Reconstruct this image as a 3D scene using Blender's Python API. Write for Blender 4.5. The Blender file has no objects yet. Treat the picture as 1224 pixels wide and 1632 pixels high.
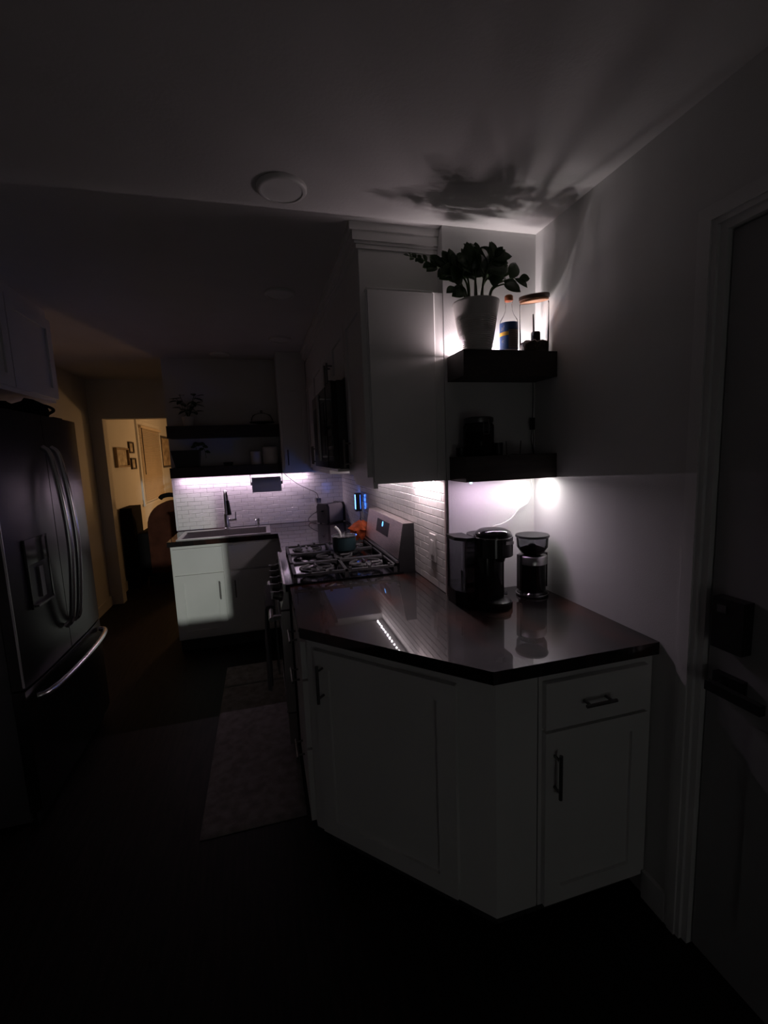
import bpy, bmesh, math, random
from mathutils import Vector, Matrix
random.seed(7)
SC = bpy.context.scene
COL = SC.collection
# ------------------------------------------------------------------ camera
CAM = (-0.7347, -1.7126, 1.526)
yaw, pit, rol, FPX = 0.2625, -0.1316, -0.0390, 709.28
fw = Vector((math.sin(yaw)*math.cos(pit), math.cos(yaw)*math.cos(pit), math.sin(pit)))
rt = Vector((math.cos(yaw), -math.sin(yaw), 0)); up = rt.cross(fw)
rt, up = math.cos(rol)*rt + math.sin(rol)*up, -math.sin(rol)*rt + math.cos(rol)*up
cam = bpy.data.cameras.new('camera'); cam.sensor_fit = 'VERTICAL'; cam.sensor_height = 36
cam.lens = FPX/1632*36; cam.clip_start = .02
camo = bpy.data.objects.new('camera', cam); COL.objects.link(camo)
M4 = Matrix((rt, up, -fw)).transposed().to_4x4(); M4.translation = CAM
camo.matrix_world = M4
SC.camera = camo
# ------------------------------------------------------------------ world, sun, exposure
w = bpy.data.worlds.new('night'); SC.world = w; w.use_nodes = True
w.node_tree.nodes['Background'].inputs[0].default_value = (1, 1, .96, 1)
w.node_tree.nodes['Background'].inputs[1].default_value = .38
sl = bpy.data.lights.new('street_light', 'SUN'); sl.energy = .72; sl.angle = math.radians(.8); sl.color = (.95, 1, .92)
so = bpy.data.objects.new('street_light', sl); COL.objects.link(so)
so.rotation_euler = Vector((-.185, 1, .0)).to_track_quat('-Z', 'Y').to_euler()
ll = bpy.data.lights.new('living_room_lamp', 'POINT'); ll.energy = 34; ll.shadow_soft_size = .14; ll.color = (1, .52, .20)
lo = bpy.data.objects.new('living_room_lamp', ll); COL.objects.link(lo); lo.location = (-.75, 6.0, 1.22)
SC.view_settings.view_transform = 'Standard'; SC.view_settings.look = 'None'
SC.view_settings.exposure = 0; SC.view_settings.gamma = 1; SC.view_settings.use_curve_mapping = False
SC.cycles.sample_clamp_indirect = 2.0
LED_GAIN = 1.9
# ------------------------------------------------------------------ helpers
MATS = {}
def mat(name, col, rough=.5, metal=0, noise=0, nscale=8, bump=0, bscale=60, coat=0, emis=None, estr=0, stretch=None, col2=None, spec=.5, aniso=0, lohi=(.35, .65)):
    if name in MATS: return MATS[name]
    m = bpy.data.materials.new(name); m.use_nodes = True; nt = m.node_tree; b = nt.nodes['Principled BSDF']
    b.inputs['Base Color'].default_value = (*col, 1); b.inputs['Roughness'].default_value = rough
    b.inputs['Metallic'].default_value = metal; b.inputs['Coat Weight'].default_value = coat; b.inputs['Coat Roughness'].default_value = .03
    b.inputs['Specular IOR Level'].default_value = spec
    if aniso: b.inputs['Anisotropic'].default_value = aniso
    tc = nt.nodes.new('ShaderNodeTexCoord'); mp = nt.nodes.new('ShaderNodeMapping'); nt.links.new(tc.outputs['Object'], mp.inputs[0])
    if stretch: mp.inputs['Scale'].default_value = stretch
    if noise or col2:
        n = nt.nodes.new('ShaderNodeTexNoise'); n.inputs['Scale'].default_value = nscale; n.inputs['Detail'].default_value = 6
        nt.links.new(mp.outputs[0], n.inputs[0])
        r = nt.nodes.new('ShaderNodeValToRGB'); nt.links.new(n.outputs[0], r.inputs[0])
        c2 = col2 or tuple(max(0, c*(1-noise)) for c in col); c1 = col if col2 else tuple(min(1, c*(1+noise)) for c in col)
        r.color_ramp.elements[0].position, r.color_ramp.elements[1].position = lohi
        r.color_ramp.elements[0].color = (*c2, 1); r.color_ramp.elements[1].color = (*c1, 1)
        nt.links.new(r.outputs[0], b.inputs['Base Color'])
    if bump:
        n2 = nt.nodes.new('ShaderNodeTexNoise'); n2.inputs['Scale'].default_value = bscale; n2.inputs['Detail'].default_value = 4
        nt.links.new(mp.outputs[0], n2.inputs[0])
        bp = nt.nodes.new('ShaderNodeBump'); bp.inputs['Strength'].default_value = bump; bp.inputs['Distance'].default_value = .004
        nt.links.new(n2.outputs[0], bp.inputs['Height']); nt.links.new(bp.outputs[0], b.inputs['Normal'])
    if emis:
        b.inputs['Emission Color'].default_value = (*emis, 1); b.inputs['Emission Strength'].default_value = estr
    MATS[name] = m; return m
def glass(name, tint=(1, 1, 1), base=.06):
    if name in MATS: return MATS[name]
    m = bpy.data.materials.new(name); m.use_nodes = True; nt = m.node_tree
    for n in list(nt.nodes):
        if n.type == 'BSDF_PRINCIPLED': nt.nodes.remove(n)
    out = nt.nodes['Material Output']; t = nt.nodes.new('ShaderNodeBsdfTransparent'); t.inputs[0].default_value = (*tint, 1)
    g = nt.nodes.new('ShaderNodeBsdfGlossy'); g.inputs['Roughness'].default_value = .03
    f = nt.nodes.new('ShaderNodeFresnel'); f.inputs[0].default_value = 1.035 + base*.7
    nz = nt.nodes.new('ShaderNodeTexNoise'); nz.inputs['Scale'].default_value = 30
    bp = nt.nodes.new('ShaderNodeBump'); bp.inputs['Strength'].default_value = .05; bp.inputs['Distance'].default_value = .002
    nt.links.new(nz.outputs[0], bp.inputs['Height']); nt.links.new(bp.outputs[0], g.inputs['Normal'])
    mx = nt.nodes.new('ShaderNodeMixShader'); nt.links.new(f.outputs[0], mx.inputs[0]); nt.links.new(t.outputs[0], mx.inputs[1]); nt.links.new(g.outputs[0], mx.inputs[2])
    nt.links.new(mx.outputs[0], out.inputs[0]); MATS[name] = m; return m
def wloc(o):
    v = Vector((0, 0, 0))
    while o: v += o.location; o = o.parent
    return v
def props(o, label=None, cat=None, group=None, kind=None):
    if label: o['label'] = label
    if cat: o['category'] = cat
    if group: o['group'] = group
    if kind: o['kind'] = kind
    return o
def thing(name, loc, label, cat, rz=0, group=None):
    o = bpy.data.objects.new(name, None); COL.objects.link(o); o.location = loc; o.rotation_euler = (0, 0, rz)
    o.empty_display_size = .05
    return props(o, label, cat, group)
def obj(name, bm, m, parent=None, smooth=False, bevel=0, local=False, label=None, cat=None, group=None, kind=None, seg=1):
    if bevel:
        es = [e for e in bm.edges if len(e.link_faces) == 2 and e.calc_face_angle(0) > .5]
        bmesh.ops.bevel(bm, geom=es, offset=bevel, segments=seg, affect='EDGES', profile=.5, clamp_overlap=True)
    bmesh.ops.recalc_face_normals(bm, faces=bm.faces)
    o_loc = Vector((0, 0, 0))
    if parent is not None:
        if not local: bmesh.ops.translate(bm, verts=bm.verts, vec=-wloc(parent))
    elif kind != 'structure':
        xs = [v.co for v in bm.verts]
        o_loc = Vector(((min(c.x for c in xs)+max(c.x for c in xs))/2, (min(c.y for c in xs)+max(c.y for c in xs))/2, min(c.z for c in xs)))
        bmesh.ops.translate(bm, verts=bm.verts, vec=-o_loc)
    me = bpy.data.meshes.new(name); bm.to_mesh(me); bm.free()
    if isinstance(m, (list, tuple)):
        for k in m: me.materials.append(k)
    else: me.materials.append(m)
    if smooth or bevel:
        for p in me.polygons: p.use_smooth = True
        me.set_sharp_from_angle(angle=math.radians(50 if not bevel else 35))
    o = bpy.data.objects.new(name, me); COL.objects.link(o); o.location = o_loc
    if parent is not None: o.parent = parent
    return props(o, label, cat, group, kind)
def B(): return bmesh.new()
def box(bm, x0, x1, y0, y1, z0, z1, mi=0):
    x0, x1 = min(x0, x1), max(x0, x1); y0, y1 = min(y0, y1), max(y0, y1); z0, z1 = min(z0, z1), max(z0, z1)
    v = [bm.verts.new(p) for p in ((x0,y0,z0),(x1,y0,z0),(x1,y1,z0),(x0,y1,z0),(x0,y0,z1),(x1,y0,z1),(x1,y1,z1),(x0,y1,z1))]
    for f in ((3,2,1,0),(4,5,6,7),(0,1,5,4),(1,2,6,5),(2,3,7,6),(3,0,4,7)):
        bm.faces.new([v[i] for i in f]).material_index = mi
    return bm
def bxs(*bs):
    bm = B()
    for b in bs: box(bm, *b)
    return bm
def prism(bm, poly, z0, z1):
    a = [bm.verts.new((x, y, z0)) for x, y in poly]; b = [bm.verts.new((x, y, z1)) for x, y in poly]; n = len(poly)
    bm.faces.new(a[::-1]); bm.faces.new(b)
    for i in range(n): bm.faces.new((a[i], a[(i+1) % n], b[(i+1) % n], b[i]))
    return bm
def prism_axis(bm, poly, a0, a1, axis):      # poly in the two other axes (cyclic order kept)
    def P(u, v, a): return (a, u, v) if axis == 'x' else (u, a, v)
    a = [bm.verts.new(P(u, v, a0)) for u, v in poly]; b = [bm.verts.new(P(u, v, a1)) for u, v in poly]; n = len(poly)
    bm.faces.new(a[::-1]); bm.faces.new(b)
    for i in range(n): bm.faces.new((a[i], a[(i+1) % n], b[(i+1) % n], b[i]))
    return bm
def lathe(bm, prof, c=(0, 0, 0), seg=32, mx=None, mi=0):
    rings = []
    for r, z in prof:
        if r < 1e-6: rings.append([bm.verts.new((c[0], c[1], c[2]+z))])
        else: rings.append([bm.verts.new((c[0]+r*math.cos(2*math.pi*i/seg), c[1]+r*math.sin(2*math.pi*i/seg), c[2]+z)) for i in range(seg)])
    vs = [v for r in rings for v in r]
    for A, Bq in zip(rings, rings[1:]):
        for i in range(seg):
            j = (i+1) % seg
            if len(A) == 1 and len(Bq) == 1: continue
            if len(A) == 1: f = bm.faces.new((A[0], Bq[j], Bq[i]))
            elif len(Bq) == 1: f = bm.faces.new((A[i], A[j], Bq[0]))
            else: f = bm.faces.new((A[i], A[j], Bq[j], Bq[i]))
            f.material_index = mi
    if mx is not None: bmesh.ops.transform(bm, matrix=mx, verts=vs)
    return bm
def cyl(bm, p0, p1, r0, r1=None, seg=16):
    r1 = r0 if r1 is None else r1; p0 = Vector(p0); p1 = Vector(p1); d = (p1-p0); L = d.length
    q = d.to_track_quat('Z', 'Y').to_matrix().to_4x4(); q.translation = p0
    return lathe(bm, [(0, 0), (r0, 0), (r1, L), (0, L)], seg=seg, mx=q)
def spl(pts, n=6):
    P = [Vector(p) for p in pts]; P = [2*P[0]-P[1]] + P + [2*P[-1]-P[-2]]; out = []
    for i in range(1, len(P)-2):
        for k in range(n):
            t = k/n; a, b, c, d = P[i-1:i+3]
            out.append(.5*((2*b)+(c-a)*t+(2*a-5*b+4*c-d)*t*t+(3*b-a-3*c+d)*t**3))
    out.append(P[-2]); return out
def tube(bm, pts, r, seg=8, closed=False):
    P = [Vector(p) for p in pts]; rings = []; prev = None
    for i, p in enumerate(P):
        t = (P[min(i+1, len(P)-1)] - P[max(i-1, 0)]).normalized()
        if prev is None:
            n = t.orthogonal().normalized()
        else:
            n = (prev - t*prev.dot(t)).normalized()
        prev = n; bnm = t.cross(n); rr = r[i] if isinstance(r, (list, tuple)) else r
        rings.append([bm.verts.new(p + rr*(n*math.cos(2*math.pi*k/seg)+bnm*math.sin(2*math.pi*k/seg))) for k in range(seg)])
    for A, Bq in zip(rings, rings[1:]):
        for k in range(seg): bm.faces.new((A[k], A[(k+1) % seg], Bq[(k+1) % seg], Bq[k]))
    bm.faces.new(rings[0][::-1]); bm.faces.new(rings[-1]); return bm
def grid_surf(bm, fn, nu, nv, th=0, mi=0):
    """fn(u,v)->(top, bottom) points: closed sheet with thickness"""
    T = [[None]*(nv+1) for _ in range(nu+1)]; Bt = [[None]*(nv+1) for _ in range(nu+1)]
    for i in range(nu+1):
        for j in range(nv+1):
            a, b = fn(i/nu, j/nv); T[i][j] = bm.verts.new(a); Bt[i][j] = bm.verts.new(b)
    for i in range(nu):
        for j in range(nv):
            bm.faces.new((T[i][j], T[i+1][j], T[i+1][j+1], T[i][j+1])); bm.faces.new((Bt[i][j], Bt[i][j+1], Bt[i+1][j+1], Bt[i+1][j]))
    for i in range(nu):
        bm.faces.new((T[i][0], Bt[i][0], Bt[i+1][0], T[i+1][0])); bm.faces.new((T[i][nv], T[i+1][nv], Bt[i+1][nv], Bt[i][nv]))
    for j in range(nv):
        bm.faces.new((T[0][j], T[0][j+1], Bt[0][j+1], Bt[0][j])); bm.faces.new((T[nu][j], Bt[nu][j], Bt[nu][j+1], T[nu][j+1]))
    return bm
def cells(xs, ys, z0, z1, hole):
    """welded slab over a grid of cells; hole(i,j) True -> left out"""
    bm = B(); nx, ny = len(xs)-1, len(ys)-1
    top = {}; bot = {}
    def V(d, i, j, z):
        if (i, j) not in d: d[(i, j)] = bm.verts.new((xs[i], ys[j], z))
        return d[(i, j)]
    F = lambda i, j: 0 <= i < nx and 0 <= j < ny and not hole(i, j)
    for i in range(nx):
        for j in range(ny):
            if not F(i, j): continue
            q = [(i, j), (i+1, j), (i+1, j+1), (i, j+1)]
            bm.faces.new([V(top, *k, z1) for k in q]); bm.faces.new([V(bot, *k, z0) for k in q[::-1]])
            for (a, b, ni, nj) in ((0, 1, i, j-1), (1, 2, i+1, j), (2, 3, i, j+1), (3, 0, i-1, j)):
                if not F(ni, nj): bm.faces.new((V(bot, *q[a], z0), V(bot, *q[b], z0), V(top, *q[b], z1), V(top, *q[a], z1)))
    return bm
def text_mesh(s, size, depth=.0004):
    c = bpy.data.curves.new('t', 'FONT'); c.body = s; c.size = size; c.extrude = depth; c.align_x = 'CENTER'; c.align_y = 'CENTER'
    o = bpy.data.objects.new('t', c); COL.objects.link(o)
    bpy.context.view_layer.update()
    me = bpy.data.meshes.new_from_object(o.evaluated_get(bpy.context.evaluated_depsgraph_get()))
    bpy.data.objects.remove(o); bm = B(); bm.from_mesh(me); bpy.data.meshes.remove(me); return bm
R90 = math.pi/2
# ------------------------------------------------------------------ materials
M_wall = mat('wall_paint', (.62, .62, .61), .75, noise=.03, nscale=3, bump=.12, bscale=220)
M_ceil = mat('ceiling_paint', (.60, .59, .58), .85, noise=.03, nscale=3, bump=.2, bscale=90)
M_cab = mat('white_cabinet_paint', (.72, .72, .70), .38, noise=.02, nscale=5)
M_trim = mat('white_trim_paint', (.68, .68, .67), .45, noise=.02)
M_floor = mat('dark_floor', (.012, .009, .007), .6, spec=.2, noise=.5, nscale=5, stretch=(12, 1, 1), bump=.15, bscale=12)
M_tile = mat('glazed_white_tile', (.78, .77, .75), .16, noise=.04, nscale=14, bump=.10, bscale=55)
M_grout = mat('grey_grout', (.36, .35, .34), .9, noise=.08, nscale=60)
M_top = mat('epoxied_dark_wood', (.070, .014, .005), .6, nscale=2.2, stretch=(2.6, 1.3, 1), col2=(.0035, .0014, .0012), coat=1.0, spec=.15, lohi=(.50, .78))
M_shelf = mat('dark_stained_wood', (.020, .013, .010), .6, noise=.4, nscale=6, stretch=(1, 9, 9), bump=.15, bscale=30)
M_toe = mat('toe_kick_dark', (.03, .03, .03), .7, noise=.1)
M_steel = mat('brushed_steel', (.56, .55, .55), .28, 1, noise=.05, nscale=30, stretch=(1, 1, 40))
M_steelh = mat('brushed_steel_across', (.58, .56, .55), .32, 1, noise=.10, nscale=14, stretch=(40, 3, 1))
M_fridge = mat('dark_stainless', (.075, .073, .075), .30, 1, noise=.04, nscale=20, stretch=(1, 1, 30))
M_bar = mat('polished_handle_steel', (.80, .80, .80), .22, 1, noise=.02)
M_chrome = mat('polished_chrome', (.75, .75, .75), .12, 1, noise=.02)
M_handle = mat('brushed_nickel', (.20, .195, .19), .40, 1, noise=.05, nscale=30)
M_black = mat('black_plastic', (.012, .012, .013), .35, noise=.1)
M_gloss = mat('gloss_black_plastic', (.010, .010, .011), .12, noise=.1)
M_iron = mat('cast_iron', (.040, .040, .042), .50, noise=.3, nscale=40, bump=.2, bscale=150)
M_enamel = mat('black_enamel', (.006, .006, .007), .12, spec=.2, noise=.2, nscale=20)
M_pot = mat('white_ceramic_pot', (.62, .60, .57), .45, noise=.04)
M_soil = mat('potting_soil', (.03, .02, .014), .95, noise=.4, nscale=60, bump=.8, bscale=80)
M_leaf = mat('dark_green_leaf', (.035, .075, .020), .32, noise=.35, nscale=9)
M_stem = mat('green_stem', (.05, .085, .025), .45, noise=.25)
M_wood = mat('light_acacia_wood', (.36, .17, .09), .5, noise=.3, nscale=10, stretch=(1, 8, 1))
M_cork = mat('red_cork_cap', (.42, .12, .05), .6, noise=.2, nscale=40)
M_glass = glass('clear_glass'); M_smoke = glass('smoked_plastic', (.42, .42, .44), .2)
M_blue = mat('blue_label_paper', (.015, .06, .20), .5, noise=.1, nscale=30)
M_yellow = mat('yellow_label_band', (.75, .42, .05), .5, noise=.1)
M_cream = mat('cream_label_paper', (.55, .50, .46), .6, noise=.06, nscale=50)
M_tan = mat('grey_brown_back_label', (.22, .18, .17), .6, noise=.1, nscale=50)
M_white = mat('white_plastic', (.75, .74, .72), .35, noise=.02)
M_paper = mat('white_paper_towel', (.66, .65, .66), .9, noise=.03, bump=.4, bscale=120)
M_rug = mat('grey_woven_rug', (.26, .23, .22), .95, noise=.22, nscale=22, bump=.8, bscale=180)
M_towel = mat('grey_terry_towel', (.16, .16, .16), .95, noise=.1, bump=.6, bscale=260)
M_teal = mat('teal_enamel', (.030, .062, .070), .35, noise=.08)
M_potin = mat('grey_nonstick', (.45, .45, .46), .35, 0.3, noise=.05)
M_orange = mat('orange_produce_bag', (.50, .10, .035), .35, noise=.4, nscale=25, bump=.5, bscale=60)
M_leather = mat('brown_leather', (.05, .016, .009), .6, spec=.05, noise=.25, nscale=7, bump=.3, bscale=90)
M_darkfab = mat('charcoal_fabric', (.006, .005, .005), .9, spec=.1, noise=.2, bump=.4, bscale=150)
M_blind = mat('ivory_blind', (.60, .52, .42), .6, noise=.04)
M_frame = mat('dark_picture_frame', (.03, .02, .015), .4, noise=.2)
M_art = mat('sepia_print', (.55, .45, .32), .7, nscale=9, col2=(.20, .14, .09))
M_print = mat('cream_print', (.62, .56, .44), .7, nscale=16, col2=(.36, .30, .21))
M_door = mat('grey_door_paint', (.30, .30, .30), .5, noise=.03)
M_bean = mat('coffee_beans', (.035, .018, .010), .5, noise=.5, nscale=120, bump=1, bscale=140)
M_lens = mat('led_lens', (.70, .70, .68), .6, noise=.02)
M_tape = mat('white_led_tape', (.75, .74, .72), .6, noise=.02)
M_disp = mat('black_display_glass', (.006, .006, .007), .25, spec=.2, noise=.1)
def led_mat(name, col, s): return mat(name, (.8, .8, .8), .5, emis=col, estr=s*LED_GAIN, noise=.01)
M_ledS = led_mat('led_shelf_lower', (1, .72, 1), 330)
M_ledW = led_mat('led_shelf_lower_white', (1, .95, .92), 980)
M_ledU = led_mat('led_shelf_upper', (1, .80, .86), 400)
M_ledB = led_mat('led_shelf_upper_back', (1, .82, .87), 620)
M_ledC = led_mat('led_cabinet', (1, .79, .85), 500)
M_ledK = led_mat('led_sink', (1, .74, .98), 350)
M_uv = mat('blue_lamp_panel', (.1, .3, .9), .4, emis=(.05, .20, 1), estr=15, noise=.02)
M_glyph = mat('blue_display_digit', (.1, .3, .9), .4, emis=(.12, .4, 1), estr=4, noise=.01)
M_dot = mat('cyan_strip_led', (.3, .9, .9), .4, emis=(.45, .95, 1), estr=5, noise=.01)
# ------------------------------------------------------------------ setting
X2, H, YB, YF = .414, 2.388, 2.50, 9.2
ST = dict(kind='structure')
obj('floor', bxs((-2.54, .60, -3.7, YF+.1, -.1, 0)), M_floor, **ST)
obj('ceiling', bxs((-2.54, .60, -3.7, YF+.1, H, H+.1)), M_ceil, **ST)
W_st = obj('wall_stove', bxs((0, .12, 0, YB+.12, 0, H)), [M_wall], **ST)
obj('wall_return', bxs((.12, X2+.15, 0, .12, 0, H)), M_wall, **ST)
DY0, DY1, DZ = -1.69, -.787, 2.06
obj('wall_right', bxs((X2, X2+.15, DY1, 0, 0, H), (X2, X2+.15, -3.7, DY0, 0, H), (X2, X2+.15, DY0, DY1, DZ, H), (X2+.105, X2+.15, DY0, DY1, 0, DZ)), M_wall, **ST)  # last box: unseen backing added behind the door to stop light leaking in
W_sk = obj('wall_sink', bxs((-1.49, 0, YB, YB+.12, 0, H)), M_wall, **ST)
obj('wall_left', bxs((-2.54, -2.42, -3.7, YF+.1, 0, H)), M_wall, **ST)
# back wall with a glazed opening that lets the street light in
wx0, wx1, wz0, wz1 = -.80, -.02, .25, 1.27
obj('wall_back', cells([-2.42, wx0, wx1, X2], [-3.7, -3.6], 0, H, lambda i, j: i == 1), M_wall, **ST)
obj('wall_back_infill', bxs((wx0, wx1, -3.7, -3.6, 0, wz0), (wx0, wx1, -3.7, -3.6, wz1, H)), M_wall, **ST)
wn = obj('window_1', bxs((wx0-.03, wx0+.02, -3.6, -3.57, wz0-.03, wz1+.03), (wx1-.02, wx1+.03, -3.6, -3.57, wz0-.03, wz1+.03), (wx0+.02, wx1-.02, -3.6, -3.57, wz0-.03, wz0+.02), (wx0+.02, wx1-.02, -3.6, -3.57, wz1-.02, wz1+.03)), M_trim, **ST)
obj('pane', bxs((wx0, wx1, -3.66, -3.655, wz0, wz1)), M_glass, wn)
obj('wall_far', bxs((-2.42, -1.2, 3.6, 3.72, 1.99, H), (-2.42, -2.30, 3.6, 3.72, 0, 1.99), (-1.2, .12, 3.6, 3.72, 0, H)), M_wall, **ST)
obj('wall_living_right', bxs((.0, .12, YB+.12, 3.6, 0, H), (.0, .12, 3.72, YF, 0, H)), M_wall, **ST)
obj('wall_living_end', bxs((-2.42, .12, YF, YF+.1, 0, H)), M_wall, **ST)
obj('baseboard_left', bxs((-2.42, -2.405, 1.3, 3.6, 0, .10), (-2.42, -2.405, 3.72, YF, 0, .10)), M_trim, bevel=.003, **ST)
obj('baseboard_right', bxs((X2-.014, X2, -.735, -.648, 0, .10)), M_trim, bevel=.003, **ST)
# door casing: stepped profile round the opening
def casing(y0, y1, yo, x):     # inner edge y0, outer edge y1
    return
cb = B()
for (a, b, t) in ((0, .014, .010), (.014, .038, .016), (.038, .052, .012)):
    box(cb, X2-t, X2, DY1+a, DY1+b, 0, DZ+a+.0)
    box(cb, X2-t, X2, DY0-b, DY0-a, 0, DZ+a+.0)
    box(cb, X2-t, X2, DY0-b, DY1+b, DZ+a, DZ+b)
obj('trim_1', cb, M_trim, **ST)
jb = bxs((X2, X2+.105, DY1-.018, DY1, 0, DZ), (X2, X2+.105, DY0, DY0+.018, 0, DZ), (X2, X2+.105, DY0+.018, DY1-.018, DZ-.018, DZ))
obj('trim_2', jb, M_trim, **ST)
XD = X2+.016
dr = obj('door_1', bxs((XD, XD+.045, DY0+.022, DY1-.022, .008, DZ-.022)), M_door, bevel=.003, **ST)
for (z0, z1) in ((.22, .80), (1.22, 1.88)):
    for (y0, y1) in ((DY0+.13, DY0+.40), (DY1-.42, DY1-.15)):
        obj('panel', bxs((XD-.007, XD, y0, y1, z0, z1)), M_door, dr, bevel=.006)
lk = obj('smart_lock', bxs((XD-.035, XD, -.918, -.838, .980, 1.118)), M_black, dr, bevel=.012, seg=2)
obj('thumb_button', bxs((XD-.038, XD-.034, -.876, -.853, 1.080, 1.100)), mat('dark_grey_plastic', (.05, .05, .05), .5, noise=.1), lk, bevel=.003)
lv = obj('handle_rose', bxs((XD-.02, XD, -.915, -.838, .850, .905)), M_black, dr, bevel=.006)
lb = cyl(B(), (XD-.050, -.865, .876), (XD-.018, -.865, .876), .011); box(lb, XD-.056, XD-.038, -.985, -.845, .862, .888)
obj('lever', lb, M_black, lv, bevel=.004)
# crown above the wall cabinets
XU = -.313
cr = B(); box(cr, -.322, 0, .055, YB, 2.142, 2.302)
for (z0, z1, e) in ((2.302, 2.318, .006), (2.318, 2.328, .010), (2.328, 2.362, .016), (2.362, H, .024)):
    prism(cr, [(-.322-1.5*e, .055-e), (0, .055-e), (0, YB), (-.322-1.5*e, YB)], z0, z1)
obj('trim_3', cr, M_cab, **ST)
# tile edge strip at the end of the splashback, and at the left end behind the sink
obj('trim_4', bxs((-.013, -.0005, -.006, .004, .914, 1.404)), mat('tile_edge_metal', (.55, .46, .42), .45, 0, noise=.1), **ST)
obj('trim_5', bxs((-.0003, .011, -.014, -.0005, .914, 1.404)), M_trim, **ST)
obj('trim_6', bxs((-1.495, -1.478, YB-.012, YB+.0, .914, 1.385)), M_trim, **ST)
# ------------------------------------------------------------------ tiles, one object each
TW, TH, G = .112, .036, .0022
tm = {}
def tile_mesh(wd):
    k = round(wd, 3)
    if k not in tm:
        bm = bxs((-wd/2, wd/2, -.007, 0, -(TH-G)/2, (TH-G)/2))
        es = [e for e in bm.edges if all(abs(v.co.y+.007) < 1e-6 for v in e.verts)]
        bmesh.ops.bevel(bm, geom=es, offset=.0014, segments=1, affect='EDGES')
        bmesh.ops.recalc_face_normals(bm, faces=bm.faces)
        me = bpy.data.meshes.new('tile'); bm.to_mesh(me); bm.free(); me.materials.append(M_tile); tm[k] = me
    return tm[k]
def tiles(parent, length, z0, z1, place, rz):
    rows = int(math.ceil((z1-z0)/TH-.05))
    for r in range(rows):
        zc = z0 + (r+.5)*TH
        s = -TW*(.5 if r % 2 else 0) - .02
        while s < length-.004:
            a, b = max(s, 0), min(s+TW, length)
            if b-a > .014:
                o = bpy.data.objects.new('tile', tile_mesh(b-a-G)); COL.objects.link(o); o.parent = parent
                o.location = place((a+b)/2, zc)
                o.rotation_euler = (random.uniform(-.010, .010), 0, rz+random.uniform(-.006, .006))
            s += TW
obj('grout_bed', bxs((-.0035, 0, .0, YB, .914, 1.40)), M_grout, W_st)
tiles(W_st, YB-.004, .915, 1.40, lambda s, z: (-.001, .004+s, z), -R90)
obj('grout_bed', bxs((-1.478, -.004, YB-.0035, YB, .914, 1.385)), M_grout, W_sk)
tiles(W_sk, 1.474, .915, 1.385, lambda s, z: (-1.478+s, YB-.001, z), 0)
# ------------------------------------------------------------------ worktops
prism_t = [(-.002, .392), (-.648, .392), (-.648, -.143), (-.158, -.666), (X2-.001, -.666), (X2-.001, -.001), (-.002, -.001)]
obj('worktop', prism(B(), prism_t, .874, .914), M_top, bevel=.003, seg=2, label='dark glossy wooden worktop with angled corner under the coffee maker', cat='worktop')
SX0, SX1, SY0, SY1 = -1.40, -.72, 1.995, 2.40
xs = [-1.475, SX0, SX1, -.648, -.002]; ys = [1.168, 1.94, SY0, SY1, YB-.009]
obj('worktop', cells(xs, ys, .874, .914, lambda i, j: (j == 0 and i < 3) or (i == 1 and j == 2)), M_top, bevel=.002, label='dark glossy wooden worktop around the sink and far corner', cat='worktop')
# ------------------------------------------------------------------ cabinets (local frame: x along the face, -y outwards)
def door_bm(x0, x1, z0, z1, rail=.055, t=.02):
    bm = bxs((x0, x0+rail, -t, 0, z0, z1), (x1-rail, x1, -t, 0, z0, z1), (x0+rail, x1-rail, -t, 0, z0, z0+rail), (x0+rail, x1-rail, -t, 0, z1-rail, z1), (x0+rail, x1-rail, -t+.010, 0, z0+rail, z1-rail))
    return bm
def pull(parent, x, z, L=.13, vert=True, y=-.02, r=.0055):
    bm = B(); h = L/2; s = h*.72
    if vert:
        cyl(bm, (x, y-.030, z-h), (x, y-.030, z+h), r, seg=10)
        for k in (-s, s): cyl(bm, (x, y-.030, z+k), (x, y, z+k), r*.8, seg=8)
    else:
        cyl(bm, (x-h, y-.030, z), (x+h, y-.030, z), r, seg=10)
        for k in (-s, s): cyl(bm, (x+k, y-.030, z), (x+k, y, z), r*.8, seg=8)
    return obj('handle', bm, M_handle, parent, smooth=True, local=True, label='brushed metal bar handle')
def cab_door(root, x0, x1, z0, z1, hx=None, hz=None, vert=True, L=.13, rail=.055, name='door', slab=False):
    bm = bxs((x0, x1, -.02, 0, z0, z1)) if slab else door_bm(x0, x1, z0, z1, rail)
    d = obj(name, bm, M_cab, root, bevel=.0016, local=True)
    if hx is not None: pull(d, hx, hz, L, vert)
    return d
# diagonal corner base cabinet
p0 = Vector((-.625, -.13)); ang = math.atan2(-.515, .485); ca, sa = math.cos(ang), math.sin(ang)
def w2l(x, y): dx, dy = x-p0.x, y-p0.y; return (dx*ca+dy*sa, -dx*sa+dy*ca)
t = thing('corner_cabinet', (p0.x, p0.y, 0), 'white base cabinet with one wide door set diagonally at the worktop corner', 'cabinet', ang)
obj('body', prism(B(), [w2l(*p) for p in ((-.625, -.13), (-.14, -.645), (-.004, -.645), (-.004, -.13))], .10, .873), M_cab, t, local=True, bevel=.0015)
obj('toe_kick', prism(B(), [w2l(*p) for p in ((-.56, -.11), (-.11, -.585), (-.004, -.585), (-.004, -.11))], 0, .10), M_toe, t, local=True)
cab_door(t, .050, .590, .118, .838, .088, .728, L=.14, rail=.062)
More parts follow.
